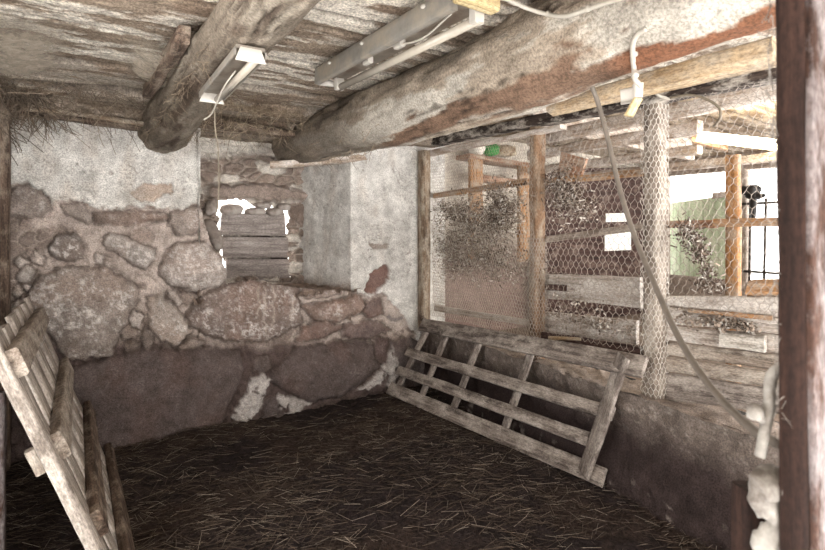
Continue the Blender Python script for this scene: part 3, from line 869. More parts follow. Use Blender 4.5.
tag(mb.build('top_lath', 'joist'), 'pale lath just under the black beam near the limewashed corner', 'board')
# yellow plank under the log
mb = MB(); board4(mb, [at(546, 100, X=1.62), at(772, 34, X=1.62), at(772, 58, X=1.62), at(546, 112, X=1.62)], (.05, 0, -.02), n=50, rough=.006)
tag(mb.build('log_plank', 'yellow'), 'yellowish plank nailed along the underside of the whitewashed log', 'board')

# boards of the lower partition, behind the wire
BX = XP + .05
for q, mat, lab in (
    ([(545, 274), (640, 277), (640, 308), (545, 298)], 'dusty', 'wide dusty board behind wire between brown and pale posts, the upper one'),
    ([(544, 312), (636, 321), (636, 345), (544, 333)], 'dusty', 'dung-spattered board behind wire between brown and pale posts, the lower one'),
    ([(541, 332), (643, 347), (643, 355), (541, 339)], 'brown', 'red brown lath at the foot of the wire behind the leaning gate')):
    px_board('coop_board', q, dict(X=BX + (.03 if mat == 'dusty' else -.08)), (.03, 0, 0), mat, lab, 'board', 'partition boards', rough=.006)
for q, mat, lab, dx in (
    ([(664, 296), (800, 297), (800, 320), (664, 305)], 'dusty', 'topmost dusty board of the stack beside the pale wire-clad post', 0),
    ([(664, 307), (800, 322), (800, 336), (664, 323)], 'dusty', 'second dusty board from the top beside the pale wire-clad post', .012),
    ([(662, 326), (800, 337.5), (800, 357), (662, 340)], 'dusty', 'third board down beside the pale wire-clad post, behind the white offcut', .008),
    ([(662, 341), (800, 358), (800, 374), (662, 354)], 'pallet', 'greyer fourth board down beside the pale wire-clad post', .004),
    ([(662, 356), (800, 377), (800, 392), (662, 371)], 'pallet', 'grey fifth board down beside the pale wire-clad post, above the kick board', .0),
    ([(662, 373), (800, 394), (800, 416), (662, 400)], 'gate', 'lowest dark kick board standing on the low plastered wall', -.005)):
    px_board('coop_board', q, dict(X=BX - .02 + dx), (.03, 0, 0), mat, lab, 'board', 'partition boards', rough=.006, n=30)
px_board('orange_lath', [(688, 309), (772, 316), (772, 321), (688, 312)], dict(X=BX - .035), (.012, 0, 0), 'pine', 'thin orange lath in the gap under the topmost board', 'lath')
px_board('white_offcut', [(719, 332), (764, 336), (764, 353), (719, 346)], dict(X=BX - .05), (.025, 0, 0), 'postpale', 'short whitish offcut of board nailed over the stacked boards', 'board')
px_board('plain_lath', [(434, 305), (528, 320), (528, 326), (434, 311)], dict(X=XP + .02), (.03, 0, 0), 'dusty', 'dusty lath at the foot of the fine wire panel', 'lath')
px_board('plain_lath', [(548, 336), (580, 338), (580, 341), (548, 340)], dict(X=XP - .06), (.01, 0, 0), 'yellow', 'short pale splinter lying over the red brown lath', 'lath')

# rails inside the coop
RAILS = [((431, 196.5), (529, 181), XP + .07, .045, .04, 'pine', 'brown rail crossing the fine wire panel beside the shelf'),
         ((534, 241), (652, 225.5), XP + .07, .04, .05, 'pallet', 'dusty perch rail across the brown panel below the upper paper'),
         ((534, 183), (652, 171.5), XP + .08, .04, .04, 'pine', 'yellow orange rail above the brown panel next to the crate board'),
         ((668, 224.5), (717, 224), 3.2, .05, .05, 'crate', 'darker brown half of the eye-level rail next to the pale post'),
         ((715, 223), (800, 221.5), 3.2, .05, .05, 'pine', 'bright orange half of the eye-level rail crossing the pine stud'),
         ((533, 286), (566, 288), XP + .07, .04, .04, 'brown', 'short dark perch end low behind the brown post')]
for a, b, X, h_, t_, mat, lab in RAILS: bar_x('perch_rail', a, b, X, h_, t_, mat, lab, 'rail', 'coop rails')
p = at(733.5, 155, X=3.25); b = at(733.5, 294, X=3.25)
mb = MB(); beam(mb, (p.x, p.y, .3), (p.x, p.y, p.z), (0, .075, 0), (.05, 0, 0), n=30, rough=.004)
tag(mb.build('pine_stud', 'pine'), 'upright orange pine stud crossed by the eye-level rail', 'post')
px_board('wood_block', [(748, 281), (800, 280), (800, 297), (744, 296.5)], dict(X=XP + .03), (.08, 0, 0), 'pine', 'thick orange wood chunk lying on the topmost board', 'block', rough=.01)
# joists
for X, l, r_, hh_, lab in ((2.78, (530, 138), (800, 92), .09, 'coop joist nearest the black beam'), (3.08, (530, 154), (700, 131.3), .08, 'second coop joist from the black beam'),
                      (3.55, (530, 168), (700, 155.4), .07, 'third coop joist from the black beam, above the crate board'), (4.3, (560, 172), (800, 166), .07, 'farthest dusty coop joist above the openings')):
    a, b = at(*l, X=X), at(*r_, X=X); zc = (a.z + b.z) / 2
    mb = MB(); beam(mb, (X, a.y, zc), (X, max(b.y, .4), zc + .01), (0, 0, -hh_), (.07, 0, 0), n=40, rough=.008)
    tag(mb.build('coop_joist', 'joist'), lab, 'joist', 'coop joists')

mb = MB(); beam(mb, (XP + .1, 2.62, 2.2), (4.6, 2.62, 2.09), (0, 0, -.2), (0, .05, 0), n=40, rough=.006)
tag(mb.build('cross_timber', 'joist'), 'pale timber across the coop joists under the coop ceiling', 'timber')

# brown panel with papers, crate board, shelf unit with a bag
PY = 3.8
px_board('brown_panel', [(536, 168), (650, 168), (650, 330), (536, 330)], dict(Y=PY), (0, .04, 0), 'brown', 'dark red brown board panel with two white papers', 'panel', n=24)
for q, lab in (([(606, 213.5), (628, 213), (628, 221.5), (606, 222)], 'narrow white paper on the brown panel above the rail'), ([(605, 229), (631, 228), (631, 250), (605, 251)], 'larger white paper on the brown panel below the rail')):
    px_board('white_paper', q, dict(Y=PY - .012), (0, .008, 0), 'paper', lab, 'paper', 'papers on the brown panel', rough=.001)
r = thing('crate_board', at(572, 173, X=XP + .07), 'small reddish crate board with faint writing propped under the joists', 'board')
px_board('plank', [(561, 152), (586, 159), (580, 178), (557, 178)], dict(X=XP + .07), (.02, 0, 0), 'crate', parent=r)
mb = MB()
for i, (x, y) in enumerate(((562, 161), (565, 160.5), (568, 162), (571, 163), (574, 163.5), (577, 164.5), (580, 165.5), (567, 167), (571, 168))):
    a, b = at(x, y, X=XP + .066), at(x + (1.5 if i % 2 else .3), y + 3, X=XP + .066); c_ = at(x + 2, y + 1.5, X=XP + .066)
    sticks(mb, [a[:], a[:]], [b[:], c_[:]], .0016)
mb.build('lettering', 'ink', r)

SY = 3.72
r = thing('shelf_unit', at(490, 330, Y=SY), 'orange pine shelf frame against the limewashed coop wall', 'shelf')
px_board('leg', [(471, 154), (483.5, 154), (483.5, 262), (471, 262)], dict(Y=SY), (0, .05, 0), 'pine', parent=r)
px_board('leg', [(520, 163), (530, 164), (530, 262), (520, 262)], dict(Y=SY - .02), (0, .05, 0), 'pine', parent=r)
px_board('shelf', [(470, 153), (532, 163), (532, 167.5), (470, 157.5)], dict(Y=SY - .03), (0, .22, 0), 'crate', parent=r)
px_board('shelf', [(483, 174), (522, 180), (522, 185), (483, 181)], dict(Y=SY + .02), (0, .18, 0), 'crate', parent=r)
r = thing('feed_bag', at(495, 154, Y=SY + .05), 'crumpled green and white bag lying on the pine shelf frame', 'bag')
mb = MB(); rock(mb, at(505, 150.5, Y=SY + .04), (.15, .08, .055), 61, lump=.4); mb.build('body', 'bag', r)
mb = MB(); rock(mb, at(491, 149, Y=SY), (.085, .075, .06), 62, lump=.4); tag(mb.build('green_print', 'baggreen', r), 'green printed side')
mb = MB(); rock(mb, at(477, 149.5, Y=SY), (.07, .07, .05), 63, lump=.5); tag(mb.build('white_end', 'bagwhite', r), 'white crumpled end')

# beyond the openings of the outer wall
px_board('green_panel', [(655, 205), (745, 193), (745, 330), (655, 330)], dict(X=FX + .35), (.04, 0, 0), 'green', 'pale green board fence seen through the coop opening', 'fence', n=20)
px_board('fence_cap', [(712, 193), (735, 190), (735, 196), (712, 199)], dict(X=FX + .32), (.03, 0, 0), 'dusty', 'short grey plank on top of the pale green fence', 'board')
r = thing('iron_grille', at(760, 278, X=FX - .03), 'thin dark iron grille in the bright opening beside the pine stud', 'grille')
for a, b in (((750.5, 198), (749.5, 282)), ((766, 198), (764, 282))):
    mb = MB(); tube(mb, [at(*a, X=FX - .03), at(*b, X=FX - .03)], .014, 8); mb.build('upright_bar', 'iron', r)
for a, b in (((742, 204), (785, 202)), ((742, 271), (785, 274))):
    mb = MB(); tube(mb, [at(*a, X=FX - .03), at(*b, X=FX - .03)], .014, 8); mb.build('cross_bar', 'iron', r)
mb = MB(); rock(mb, at(749, 191, X=FX - .1), (.03, .08, .06), 71, lump=.9); rock(mb, at(753, 204, X=FX - .1), (.02, .035, .17), 72, lump=.9); rock(mb, at(756, 196, X=FX - .1), (.02, .1, .03), 73, lump=.9)
tag(mb.build('black_bag', 'blackbag'), 'torn black plastic bag caught on the iron grille', 'bag')

# lit fluorescent lamp in the coop
def quad_plane(q, Z): return [at(*p, Z=Z) for p in q]
LZ = 1.98
r = thing('coop_lamp', at(735, 140, Z=LZ), 'lit fluorescent lamp glowing warm under the coop ceiling', 'lamp')
mb = MB(); board4(mb, quad_plane([(698, 131), (796, 141), (800, 152), (697, 139)], LZ), (0, 0, -.014), n=10, rough=.001); mb.build('diffuser', 'lamp', r)
mb = MB(); board4(mb, quad_plane([(700, 134), (800, 144), (800, 148), (699, 138)], LZ + .045), (0, 0, -.02), n=10, rough=.001); mb.build('housing', 'white', r)
mb = MB(); p_, q_ = at(679, 131, Z=LZ + .02), at(698, 133.5, Z=LZ + .02); beam(mb, p_, q_, (0, .06, 0), (0, 0, .03), n=6, rough=.002); mb.build('mounting_block', 'pine', r)
mb = MB(); board4(mb, quad_plane([(692, 141), (728, 150), (728, 153), (692, 144)], LZ - .02), (0, 0, .03), n=8, rough=.002); tag(mb.build('wood_strip', 'pine', r), 'orange wood strip')

# ------------------------------------------------------------------ chicken wire panels
def wire_panel(pl, pr, ztl, ztr, zbl, zbr, a, r, label, s, X=XP - .055, bulge=.02, mat='wire'):
    y0, y1 = at(pl, 222, X=X).y, at(pr, 222, X=X).y
    W = abs(y1 - y0); Hh = max(ztl, ztr) - min(zbl, zbr); zb = min(zbl, zbr)
    seg = hexnet(W, Hh, a, s=s)
    Q = seg.reshape(-1, 2); t = Q[:, 0] / W
    P = np.stack([np.full(len(Q), X), y0 + (y1 - y0) * t, zb + Q[:, 1]], 1)
    P[:, 0] += (fbm(P, 4, 3, s) - .5) * 2 * bulge
    P[:, 2] += (fbm(P, 5, 2, s + 1) - .5) * .03
    top = ztl + (ztr - ztl) * t; bot = zbl + (zbr - zbl) * t
    ok = ((P[:, 2] < top) & (P[:, 2] > bot)).reshape(-1, 2).all(1)
    P = P.reshape(-1, 2, 3)[ok]
    mb = MB(); sticks(mb, P[:, 0], P[:, 1], r)
    return tag(mb.build('chicken_wire', mat, smooth=False), label, 'wire mesh', 'chicken wire panels')
wire_panel(432, 533, 2.03, 2.03, .6, .64, .026, .0014, 'fine chicken wire panel clogged with dry debris between grey and brown posts', 1, mat='wiredark')
wire_panel(432, 535, 1.42, 1.42, .6, .64, .028, .0014, 'second fine wire layer over the lower half beside the limewashed corner', 5, X=XP - .075, mat='wiredark')
wire_panel(543, 646, 2.0, 2.04, .69, .71, .042, .0016, 'coarse chicken wire panel between brown post and pale wire-clad post', 2)
wire_panel(664, 800, 2.07, 2.08, .98, .99, .037, .0014, 'chicken wire panel above the stacked boards beyond the pale post', 3)

# debris caught in the wire
def debris(name, blobs, n, label, lens=(.008, .035), rad=(.0012, .0055), dark=.45):
    A, B, R_, Cc = [], [], [], []
    for (px, py, X, sx, sy, sz, wgt) in blobs:
        c = np.array(at(px, py, X=X)[:]); k = int(n * wgt)
        p = c + rng.normal(0, 1, (k, 3)) * np.array([sx, sy, sz]); q_ = fbm(p, 14, 3, 7); p = p[q_ > np.quantile(q_, .25)]; k = len(p)
        d = rng.normal(0, 1, (k, 3)); d /= np.linalg.norm(d, axis=1)[:, None]
        L = rng.uniform(*lens, k)[:, None]
        A.append(p - d * L / 2); B.append(p + d * L / 2); R_.append(rng.uniform(*rad, k))
        u = rng.random(k)[:, None]
        Cc.append(np.where(u < dark, lin(96, 82, 73), np.where(u < .8, lin(146, 132, 120), lin(208, 202, 194))) * rng.uniform(.7, 1.2, (k, 1)))
    mb = MB(); sticks(mb, np.concatenate(A), np.concatenate(B), np.concatenate(R_), np.concatenate(Cc))
    return tag(mb.build(name, 'bits', smooth=False), label, 'debris', kind='stuff')
debris('dry_debris', [(478, 238, XP, .03, .2, .13, .42), (500, 208, XP - .01, .03, .1, .08, .24), (455, 212, XP, .03, .14, .06, .1), (490, 265, XP, .03, .25, .06, .14), (450, 255, XP, .03, .1, .1, .1)], 11000,
       'dry leaves and feathers clogging the fine chicken wire')
debris('dry_debris', [(566, 195, XP + .05, .04, .07, .06, .6), (578, 208, XP + .03, .04, .09, .05, .25), (556, 178, XP + .05, .03, .05, .03, .15)], 1500, 'bunch of dry greenish stalks in the coarse wire beside the brown post', dark=.5)
debris('dry_debris', [(685, 232, XP + .04, .02, .03, .03, .25), (693, 243, XP + .03, .02, .025, .03, .25), (701, 255, XP + .02, .02, .02, .03, .2), (707, 270, XP, .02, .02, .03, .15), (712, 285, XP, .03, .05, .025, .15)], 900,
       'withered branching plant hanging in the wire below the eye-level rail', dark=.75)
debris('dung_crust', [(590, 322, XP + .04, .012, .2, .025, .4), (735, 325, XP + .01, .01, .05, .012, .3), (570, 302, XP + .05, .012, .1, .03, .15), (700, 322, XP + .01, .01, .1, .02, .15)], 900,
       'light crust of droppings on the coop boards', lens=(.008, .02), rad=(.003, .007), dark=.05)

# ------------------------------------------------------------------ leaning gate (slatted) on the dwarf wall
c00, c10 = np.array(at(426, 322, X=XP - .13)[:]), np.array(at(643, 360, X=XP - .13)[:])
c01, c11 = np.array(at(390, 394, Z=.0)[:]), np.array(at(603, 486, Z=-.02)[:])
def G(u, v):
    return (c00 * (1 - u) + c10 * u) * (1 - v) + (c01 * (1 - u) + c11 * u) * v
nrm = np.cross(c10 - c00, c01 - c00); nrm /= np.linalg.norm(nrm)
if nrm[0] > 0: nrm = -nrm          # towards the stall
r = thing('leaning_gate', tuple((c01 + c11) / 2), 'slatted wooden gate leaning against the low wall below the wire', 'gate')
def gbar(name, u0, v0, u1, v1, wv, lift, mat='gate', th=.025):
    a, b = G(u0, v0), G(u1, v1); d = b - a
    wd = np.cross(nrm, d); wd /= np.linalg.norm(wd)
    mb = MB(); beam(mb, a + nrm * lift, b + nrm * lift, wd * wv, nrm * th, n=40, rough=.005)
    return mb.build(name, mat, r)
for v, wv, u0, u1 in ((.06, .115, 0, 1.02), (.45, .075, -.005, .975), (.7, .075, -.005, .93), (.94, .1, 0, 1.005)): gbar('slat', u0, v, u1, v, wv, .028)
for u0, u1 in ((.035, .03), (.175, .185), (.375, .37), (.63, .62)): gbar('batten', u0, .02, u1, .95, .06, 0)
gbar('end_batten', .965, .02, .955, .98, .085, .052)

# ------------------------------------------------------------------ leaning pallet by the side wall
d1 = np.array([-.047, .998, -.0515]); d1 /= np.linalg.norm(d1)
n0 = np.array(at(103, 560, d=1.74)[:]); n1 = np.array(at(-6, 340, d=1.60)[:])
dn = (n1 - n0); Ln = np.linalg.norm(dn); dn /= Ln
# foot of the pallet on the floor
foot = n0 + dn * (-(n0[2] - .0) / dn[2]); top = n1 + dn * .05
LL = np.linalg.norm(top - foot)
pn = np.cross(d1, dn); pn /= np.linalg.norm(pn)
if pn[0] < 0: pn = -pn            # face turned to the room
DP = 1.42
r = thing('leaning_pallet', tuple(foot + d1 * DP / 2), 'slatted wooden pallet standing on edge and leaning on a post beside the stone wall', 'pallet')
PL = lambda s, t, l=0.: foot + dn * s + d1 * t + pn * l
mb = MB(); beam(mb, PL(.0, .0, .0), PL(LL, .0, .0), d1 * .15, pn * .04, n=40, rough=.005); tag(mb.build('slat', 'pale', r), 'pale near board')
for t in np.linspace(.27, DP - .05, 5):
    mb = MB(); beam(mb, PL(.02, t, 0), PL(LL - .01 - rnd.uniform(0, .04), t, 0), d1 * .155, pn * .022, n=30, rough=.004); mb.build('slat', 'pale', r)
def on_line(px, py):
    """distance up the pallet's near edge at which (px, py) falls"""
    best = min(np.linspace(0, LL, 400), key=lambda s: abs(project(PL(s, 0, .03))[1] - py)); return best
for y, wd, t0, t1, mat in ((360, .05, -.05, DP, 'pallet'), (446, .05, .0, DP + .03, 'pallet'), (524, .05, .0, DP + .14, 'dark')):
    s = on_line(0, y)
    mb = MB(); beam(mb, PL(s, t0, .03), PL(s, t1, .03), dn * .095, pn * .04, n=30, rough=.002); mb.build('stringer', mat, r)
mb = MB(); beam(mb, PL(.06, -.02, .03), PL(.06, DP + .2, .03), dn * .11, pn * .04, n=30, rough=.004); mb.build('stringer', 'dark', r)
for y in (428, 535):
    s = on_line(0, y) - .06
    mb = MB(); beam(mb, PL(s + .02, .02, -.045), PL(s - .07, .02, -.045), d1 * .04, pn * .03, n=6, rough=.004); tag(mb.build('block', 'pallet', r), 'wood block behind the slats')

# posts at the stall's side
mb = MB(); p = at(4, 420, d=1.9); beam(mb, (p.x - .03, p.y, -.03), (p.x - .03, p.y, .78), (0, .07, 0), (.07, 0, 0), n=20, rough=.006)
tag(mb.build('short_post', 'door'), 'short reddish post standing behind the leaning pallet', 'post')
mb = MB(); p = at(0, 200, Y=3.66); beam(mb, (p.x - .01, p.y, -.05), (p.x - .01, p.y, 2.1), (.11, 0, 0), (0, .08, 0), n=40, rough=.006)
tag(mb.build('corner_post', 'dark'), 'tall dark brown post in the corner beside the limewashed stone wall', 'post')

# ------------------------------------------------------------------ lamps in the stall
# small open fixture under the thinner log
a, b = np.array(at(251, 57, d=1.66)[:]), np.array(at(212, 99, d=2.16)[:])
ax = b - a; L = np.linalg.norm(ax); ax /= L
side = np.cross(ax, (0, 0, 1)); side /= np.linalg.norm(side); upv = np.cross(side, ax)
r = thing('small_lamp', tuple(a), 'small dusty lamp fixture with white end plates under the dusty brown log', 'lamp')
mb = MB(); beam(mb, a + upv * .03, b + upv * .03, side * .095, upv * .012, n=12, rough=.001); mb.build('tray', 'inner', r)
for sg in (-1, 1):
    mb = MB(); beam(mb, a + upv * .012 + side * .05 * sg, b + upv * .012 + side * .05 * sg, upv * .024, side * .006 , n=12, rough=.001); mb.build('side_rim', 'steel', r)
mb = MB(); tube(mb, [a + side * .022, b + side * .022], .014, 12); mb.build('tube', 'tube', r)
for p in (a, b):
    mb = MB(); q = p + upv * .008
    k = .62
    board4(mb, (q - side * .034 + upv * .022, q + side * .034 + upv * .022, q + side * .05 - upv * .024, q - side * .05 - upv * .024), ax * .008, n=6, rough=.0005)
    mb.build('end_plate', 'white', r)
mb = MB(); tube(mb, smooth_path([a + ax * .2 + upv * .01, a + ax * .3 - upv * .03 - side * .02, b - upv * .06, b + ax * .02 - upv * .09 - side * .03], 8), .003, 6); mb.build('wire', 'cable', r)

# string hanging from it down before the window
p = b
mb = MB(); tube(mb, smooth_path([p + np.array((.012, .01, -.02)), p + np.array((.016, .02, -.12)), at(218, 150, d=2.2), at(219, 185, d=2.2), at(217, 212, d=2.2)], 10), .003, 6, wob=.3)
tag(mb.build('string', 'string'), 'pale string hanging from the small lamp before the window niche', 'string')

# long fluorescent fixture on the ceiling boards
a, b = np.array(at(466, 14, Z=2.1)[:]), np.array(at(327, 86, Z=2.1)[:])
ax = b - a; L = np.linalg.norm(ax); ax /= L
side = np.cross(ax, (0, 0, 1)); side /= np.linalg.norm(side); upv = np.array((0, 0, 1.))
if side[0] < 0: side = -side
r = thing('tube_lamp', tuple(a), 'long grey unlit fluorescent fixture on the ceiling boards between both logs', 'lamp')
mb = MB(); beam(mb, a - side * .05 + upv * .04, b - side * .05 + upv * .04, upv * .08, side * .03, n=20, rough=.001); mb.build('housing', 'steel', r)
mb = MB(); beam(mb, a + side * .02 + upv * .05, b + side * .02 + upv * .05, side * .15, upv * .012, n=20, rough=.001); mb.build('reflector', 'inner', r)
mb = MB(); tube(mb, [a + side * .065 + upv * .0, b + side * .065 + upv * .0], .017, 14); mb.build('tube', 'tube', r)
for s in (.015, L - .015):
    mb = MB(); beam(mb, a + ax * (s - .015) + side * .06 + upv * .015, a + ax * (s + .015) + side * .06 + upv * .015, side * .04, upv * .06, n=4, rough=.0008); mb.build('lamp_holder', 'white', r)
for s in (.38, .62):
    mb = MB(); beam(mb, a + ax * (L * s) + side * .02 + upv * .03, a + ax * (L * s + .05) + side * .02 + upv * .03, side * .025, upv * .03, n=4, rough=.0008); mb.build('clip', 'white', r)
mb = MB(); tube(mb, smooth_path([a + ax * .1 + side * .02 + upv * .04, a + ax * .3 + side * .035 + upv * .015, a + ax * .5 + side * .01 + upv * .035, a + ax * .8 + side * .02 + upv * .045], 8), .004, 6); mb.build('inner_wire', 'cable', r)
for s in (.14, .55, .84):
    mb = MB(); rock(mb, a + ax * (L * s) - side * .06 + upv * .06, (.012, .012, .008), 5, sub=2); mb.build('fixing', 'white', r)
mb = MB(); rock(mb, b + ax * .01 + upv * .02, (.05, .015, .018), 9, lump=.6); tag(mb.build('plaster_crust', 'lime', r), 'pale crust on the far end')
mb = MB(); beam(mb, a - ax * .03 - side * .06 + upv * .05, a - ax * .03 + side * .1 + upv * .05, ax * .05, upv * .07, n=6, rough=.001)
tag(mb.build('mounting_block', 'fresh'), 'fresh yellow wood block at the near end of the long fluorescent fixture', 'block')
# white cables on the ceiling
mb = MB()
tube(mb, smooth_path([at(470, 14, Z=2.16), at(488, 4, Z=2.17), at(500, -8, Z=2.17)], 8), .006, 8)
tag(mb.build('white_cable', 'cable'), 'short white cable rising from the yellow mounting block', 'cable')
mb = MB()
tube(mb, smooth_path([at(500, -4, Z=2.16), at(524, 7, Z=2.15), *[surface_at(big_log, *q, .01) or at(*q, Z=2.14) for q in ((546, 14), (566, 16), (588, 9), (612, 1), (636, -6))]], 8), .0075, 8)
for x, y in ((548, 14), (588, 9)): rock(mb, surface_at(big_log, x, y, .01) or at(x, y, Z=2.14), (.01, .01, .01), 4, sub=2)
tag(mb.build('white_cable', 'cable'), 'white cable with clips sagging along the ceiling above the whitewashed log', 'cable')

# switch box with its conduit on the log
D = 1.62
r = thing('junction_box', at(632, 100, d=D), 'small white junction box with wooden tag on the yellowish plank', 'box')
mb = MB(); board4(mb, [at(620, 89, d=D + .03), at(634, 86, d=D), at(634, 100, d=D), at(621, 102, d=D + .03)], (.04, .03, 0), n=5, rough=.0006); mb.build('body', 'white', r)
mb = MB(); board4(mb, [at(634, 83, d=D - .01), at(644, 82, d=D - .01), at(643, 97, d=D - .01), at(634, 97, d=D - .01)], (.03, .03, 0), n=5, rough=.0006); mb.build('cable_gland', 'white', r)
mb = MB(); board4(mb, [at(634, 97, d=D - .01), at(643, 99, d=D - .01), at(634, 116, d=D - .01), at(625, 114, d=D - .01)], (.02, .02, 0), n=5, rough=.0006); tag(mb.build('wood_tag', 'fresh', r), 'yellow wooden tag')
mb = MB(); tube(mb, smooth_path([*[surface_at(big_log, *q) for q in ((646, 29), (638, 34), (633, 44), (633, 58), (634, 68))], at(635, 79, d=1.58), at(641, 86, d=1.59)], 10), .008, 10)
rock(mb, surface_at(big_log, 634, 54), (.012, .012, .01), 4, sub=2); rock(mb, at(635, 75, d=1.55), (.012, .012, .01), 4, sub=2)
tag(mb.build('conduit', 'cable'), 'white conduit bending down over the whitewashed log to the junction box', 'cable')
mb = MB(); tube(mb, smooth_path([at(655, 87, X=XP - .1), at(658, 95, X=XP - .1), at(670, 99, X=XP - .06)], 8), .008, 8)
tag(mb.build('cable_loop', 'cable'), 'short white cable end under the black beam over the pale post', 'cable')
mb = MB(); tube(mb, smooth_path([at(670, 98, X=XP - .09), at(690, 95, X=XP - .08), at(708, 100, X=XP - .07), at(719, 108, X=XP - .07), at(720, 118, X=XP - .06), at(714, 126, X=XP + .1)], 8), .006, 8)
tag(mb.build('grey_cable', 'string'), 'thin grey cable curving along the wire towards the lit lamp', 'cable')

# grey hose from the log to the door jamb
mb = MB(); tube(mb, smooth_path([at(592, 87, d=1.66), at(598, 103, d=1.66), at(608, 140, d=1.62), at(620, 190, d=1.55), at(636, 240, d=1.45), at(655, 285, d=1.33), at(675, 330, d=1.2), at(697, 368, d=1.08), at(722, 400, d=.96), at(750, 427, d=.85), at(776, 443, d=.76), at(796, 452, d=.72)], 12), .0075, 10)
tag(mb.build('hose', 'rubber'), 'grey hose slanting down from the whitewashed log to the door jamb', 'hose')

# ------------------------------------------------------------------ door jamb close to the camera
JX, JY = .83, .305
mb = MB()
board4(mb, [(JX - .04, JY, 2.3), (JX + .005, JY, .2), (JX + .26, JY, .2), (JX + .26, JY, 2.3)], (0, .036, 0), n=120, rough=.004, m=12)
r = thing('door_jamb', (JX, JY, .2), 'thick red brown door jamb with flaking white paint, out of focus', 'post')
mb.build('shaft', 'jamb', r)
mb = MB()
board4(mb, [(JX - .037, JY - .008, 2.3), (JX + .008, JY - .008, .2), (JX + .26, JY - .008, .2), (JX + .26, JY - .008, 2.3)], (0, .009, 0), n=120, rough=.003, m=12)
tag(mb.build('paint_layer', 'door', r), 'flaking whitish paint')
mb = MB()
tube(mb, smooth_path([at(790, 366, d=.75), at(777, 370, d=.74), at(771, 380, d=.74), at(770, 405, d=.74), at(765, 430, d=.74), at(760, 456, d=.74)], 8), [.008] * 41, 10, wob=.25)
tube(mb, smooth_path([at(768, 422, d=.74), at(762, 419, d=.74), at(755, 413, d=.74)], 6), .007, 10, wob=.2); rock(mb, at(755, 412, d=.74), (.011, .011, .011), 3, sub=2)
tag(mb.build('white_hook', 'lime'), 'white forked hook hanging beside the door jamb over the hose', 'hook')
r = thing('stub_post', at(760, 550, d=.8), 'brown stub post with white lime lumps at the foot of the door jamb', 'post')
mb = MB(); p = at(752, 488, d=.82); beam(mb, (p.x + .01, p.y, .2), (p.x + .01, p.y, p.z), (.012, .035, 0), (.05, -.03, 0), n=12, rough=.004); mb.build('shaft', 'jamb', r)
for i, (x, y, a, b) in enumerate(((772, 486, .03, .022), (784, 496, .022, .035), (766, 500, .022, .03), (790, 520, .02, .016), (770, 540, .018, .03), (788, 548, .03, .018))):
    mb = MB(); rock(mb, at(x, y, d=.74), (a, .02, b), 80 + i, lump=.6); mb.build('lime_lump', 'lime', r)
A = []; B = []
for k in range(160):
    y = rnd.uniform(0, 500); x = 769 + 17 * y / 550 + rnd.uniform(-6, 4); p = np.array(at(x, y, d=.72 + rnd.uniform(-.02, .03))[:])
    A.append(p); B.append(p + np.array([rnd.gauss(0, .006), rnd.gauss(0, .006), rnd.gauss(0, .02)]))
mb = MB(); sticks(mb, A, B, .0006, np.tile(lin(140, 134, 128), (len(A), 1)))
tag(mb.build('jamb_fluff', 'bits', smooth=False), 'pale fluff and cobweb along the door jamb edge', 'cobweb', kind='stuff')

# ------------------------------------------------------------------ straw, hay and cobwebs
n = 17000
sx, sy = rng.uniform(-.7, 2.45, n), rng.uniform(.9, 3.72, n)
ang = rng.normal(.1, .4, n) + np.where(rng.random(n) < .2, 1.2, 0); L = rng.uniform(.03, .16, n) * rng.uniform(.5, 1, n)
dx, dy = np.cos(ang - TH) * L / 2, np.sin(ang - TH) * L / 2
base = np.stack([sx, sy, np.zeros(n)], 1)
cl = fbm(base, (1.6, 1.6, 1), 3, 91); ok = rng.random(n) < sstep(.3, .6, cl) * .9 + .12
A = np.stack([sx - dx, sy - dy, 0 * sx], 1)[ok]; B = np.stack([sx + dx, sy + dy, 0 * sx], 1)[ok]
m = ok.sum()
zc = floor_z(base[ok]) + rng.uniform(.004, .018, m); tilt = rng.normal(0, .007, m)
A[:, 2] = np.maximum(floor_z(A) + .002, zc - tilt); B[:, 2] = np.maximum(floor_z(B) + .002, zc + tilt)
u = rng.random((m, 1))
cs = np.where(u < .55, lin(72, 62, 55), np.where(u < .88, lin(98, 86, 76), lin(140, 130, 120))) * rng.uniform(.6, 1.15, (m, 1))
mb = MB(); sticks(mb, A, B, rng.uniform(.0006, .0015, m), cs)
tag(mb.build('straw_litter', 'bits', smooth=False), 'straw scattered over the dark floor', 'straw', kind='stuff')

def hanging(label, spots, n, drop=(.02, .12), col=(150, 134, 116), r=.0016, name='hay_wisps'):
    A, B, Cs = [], [], []
    for k in range(n):
        p0, p1 = rnd.choice(spots); t = rnd.random()
        p = np.array(p0) * (1 - t) + np.array(p1) * t + np.array([rnd.gauss(0, .02), rnd.gauss(0, .03), rnd.gauss(0, .01)])
        d = np.array([rnd.gauss(0, .7), rnd.gauss(0, .4), -rnd.uniform(.1, 1)]); L = rnd.uniform(*drop); st_ = 4
        for i in range(st_):
            q = p + d * L / st_; A.append(p.copy()); B.append(q); p = q
            d = d + np.array([rnd.gauss(0, .35), rnd.gauss(0, .35), rnd.gauss(-.1, .3)])
        Cs += [lin(*col) * rnd.uniform(.6, 1.15)] * st_
    mb = MB(); sticks(mb, A, B, r, np.array(Cs))
    return tag(mb.build(name, 'bits', smooth=False), label, 'hay', kind='stuff')
hanging('hay and root wisps hanging along the top of the limewashed stone wall', [((-.6, 3.6, 2.12), (.3, 3.65, 2.1)), ((-.6, 3.3, 2.18), (.3, 3.4, 2.16)), ((-.6, 3.72, 2.12), (-.3, 3.72, 2.06))], 520, (.04, .18), (138, 124, 110), .0018)
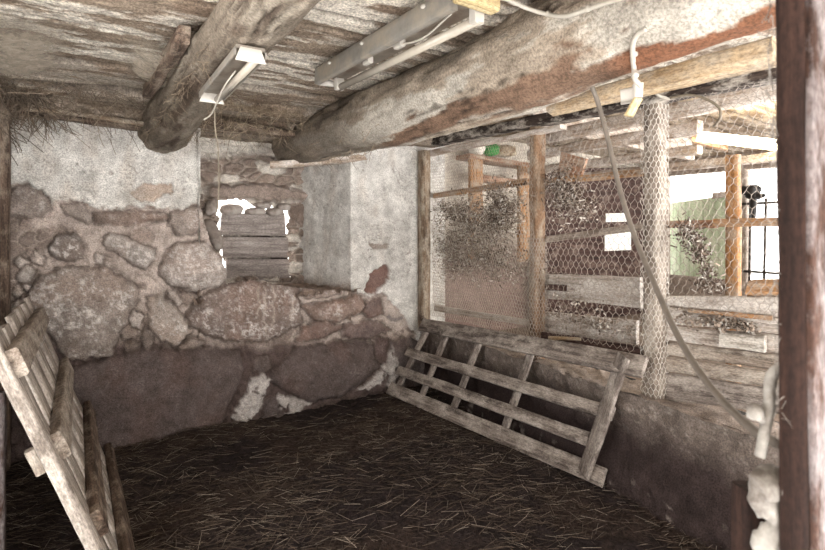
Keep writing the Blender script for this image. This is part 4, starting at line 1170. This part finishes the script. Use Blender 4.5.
hanging('matted hay and cobweb filling the ceiling corner above the corner post', [((-.62, 3.2, 2.18), (-.3, 3.7, 2.15)), ((-.62, 3.65, 2.15), (-.55, 3.7, 1.95))], 420, (.05, .18), (116, 103, 91), .0024)
hanging('hay wisps hanging from the boards above the window niche', [((.5, 3.5, 2.1), (1.2, 3.55, 2.08)), ((.6, 3.3, 2.18), (1.3, 3.3, 2.14))], 260, (.03, .15), (160, 144, 124))
hanging('fine dusty threads hanging off the whitewashed log', [((1.25, 3.9, 1.95), (1.27, 2.4, 1.97)), ((1.3, 2.6, 1.86), (1.33, 3.6, 1.87))], 110, (.02, .08))
hanging('dusty threads hanging off the dusty brown log', [((.3, 1.9, 2.03), (.22, 3.6, 1.98)), ((.45, 3.6, 1.95), (.43, 2.0, 2.03))], 260, (.015, .06), (128, 114, 98), .0012)

def web(label, c, sag, s, n=26):
    c = [np.array(x[:], float) for x in c]
    u = np.linspace(0, 1, n); U, V = np.meshgrid(u, u, indexing='ij')
    P = ((c[0] * ((1 - U) * (1 - V))[..., None] + c[1] * (U * (1 - V))[..., None]) + c[2] * (U * V)[..., None]) + c[3] * ((1 - U) * V)[..., None]
    P[..., 2] -= sag * 4 * U * (1 - U) * np.sqrt(np.clip(4 * V * (1 - V), 0, 1))
    P = P + (fbm(P, 9, 3, s) - .5)[..., None] * .03
    mb = MB(); grid(mb, P, np.repeat((sstep(0, .3, U) * sstep(0, .3, 1 - U) * sstep(0, .3, V) * sstep(0, .3, 1 - V))[..., None], 3, 2))
    return tag(mb.build('cobweb', 'web'), label, 'cobweb', 'cobwebs')
web('dusty cobweb hammock at the ceiling in the stall corner', [(-.62, 2.2, 2.19), (-.1, 2.3, 2.2), (-.15, 3.0, 2.19), (-.62, 3.2, 2.1)], .06, 1)
web('dusty cobweb slung from the ceiling to the brown log', [(0.02, 2.3, 2.2), (.34, 2.2, 2.17), (.3, 3.1, 2.1), (.05, 2.9, 2.2)], .05, 2)
web('grey cobweb sheet between ceiling cable and whitewashed log', [at(515, 20, Z=2.18), at(560, 8, Z=2.18), at(560, 40, d=1.85), at(522, 90, d=2.05)], .02, 3)
web('cobweb tatters over the whitewashed log near the long fixture', [at(440, 45, Z=2.18), at(500, 30, Z=2.18), at(520, 62, d=2.1), at(470, 75, d=2.3)], .03, 4)
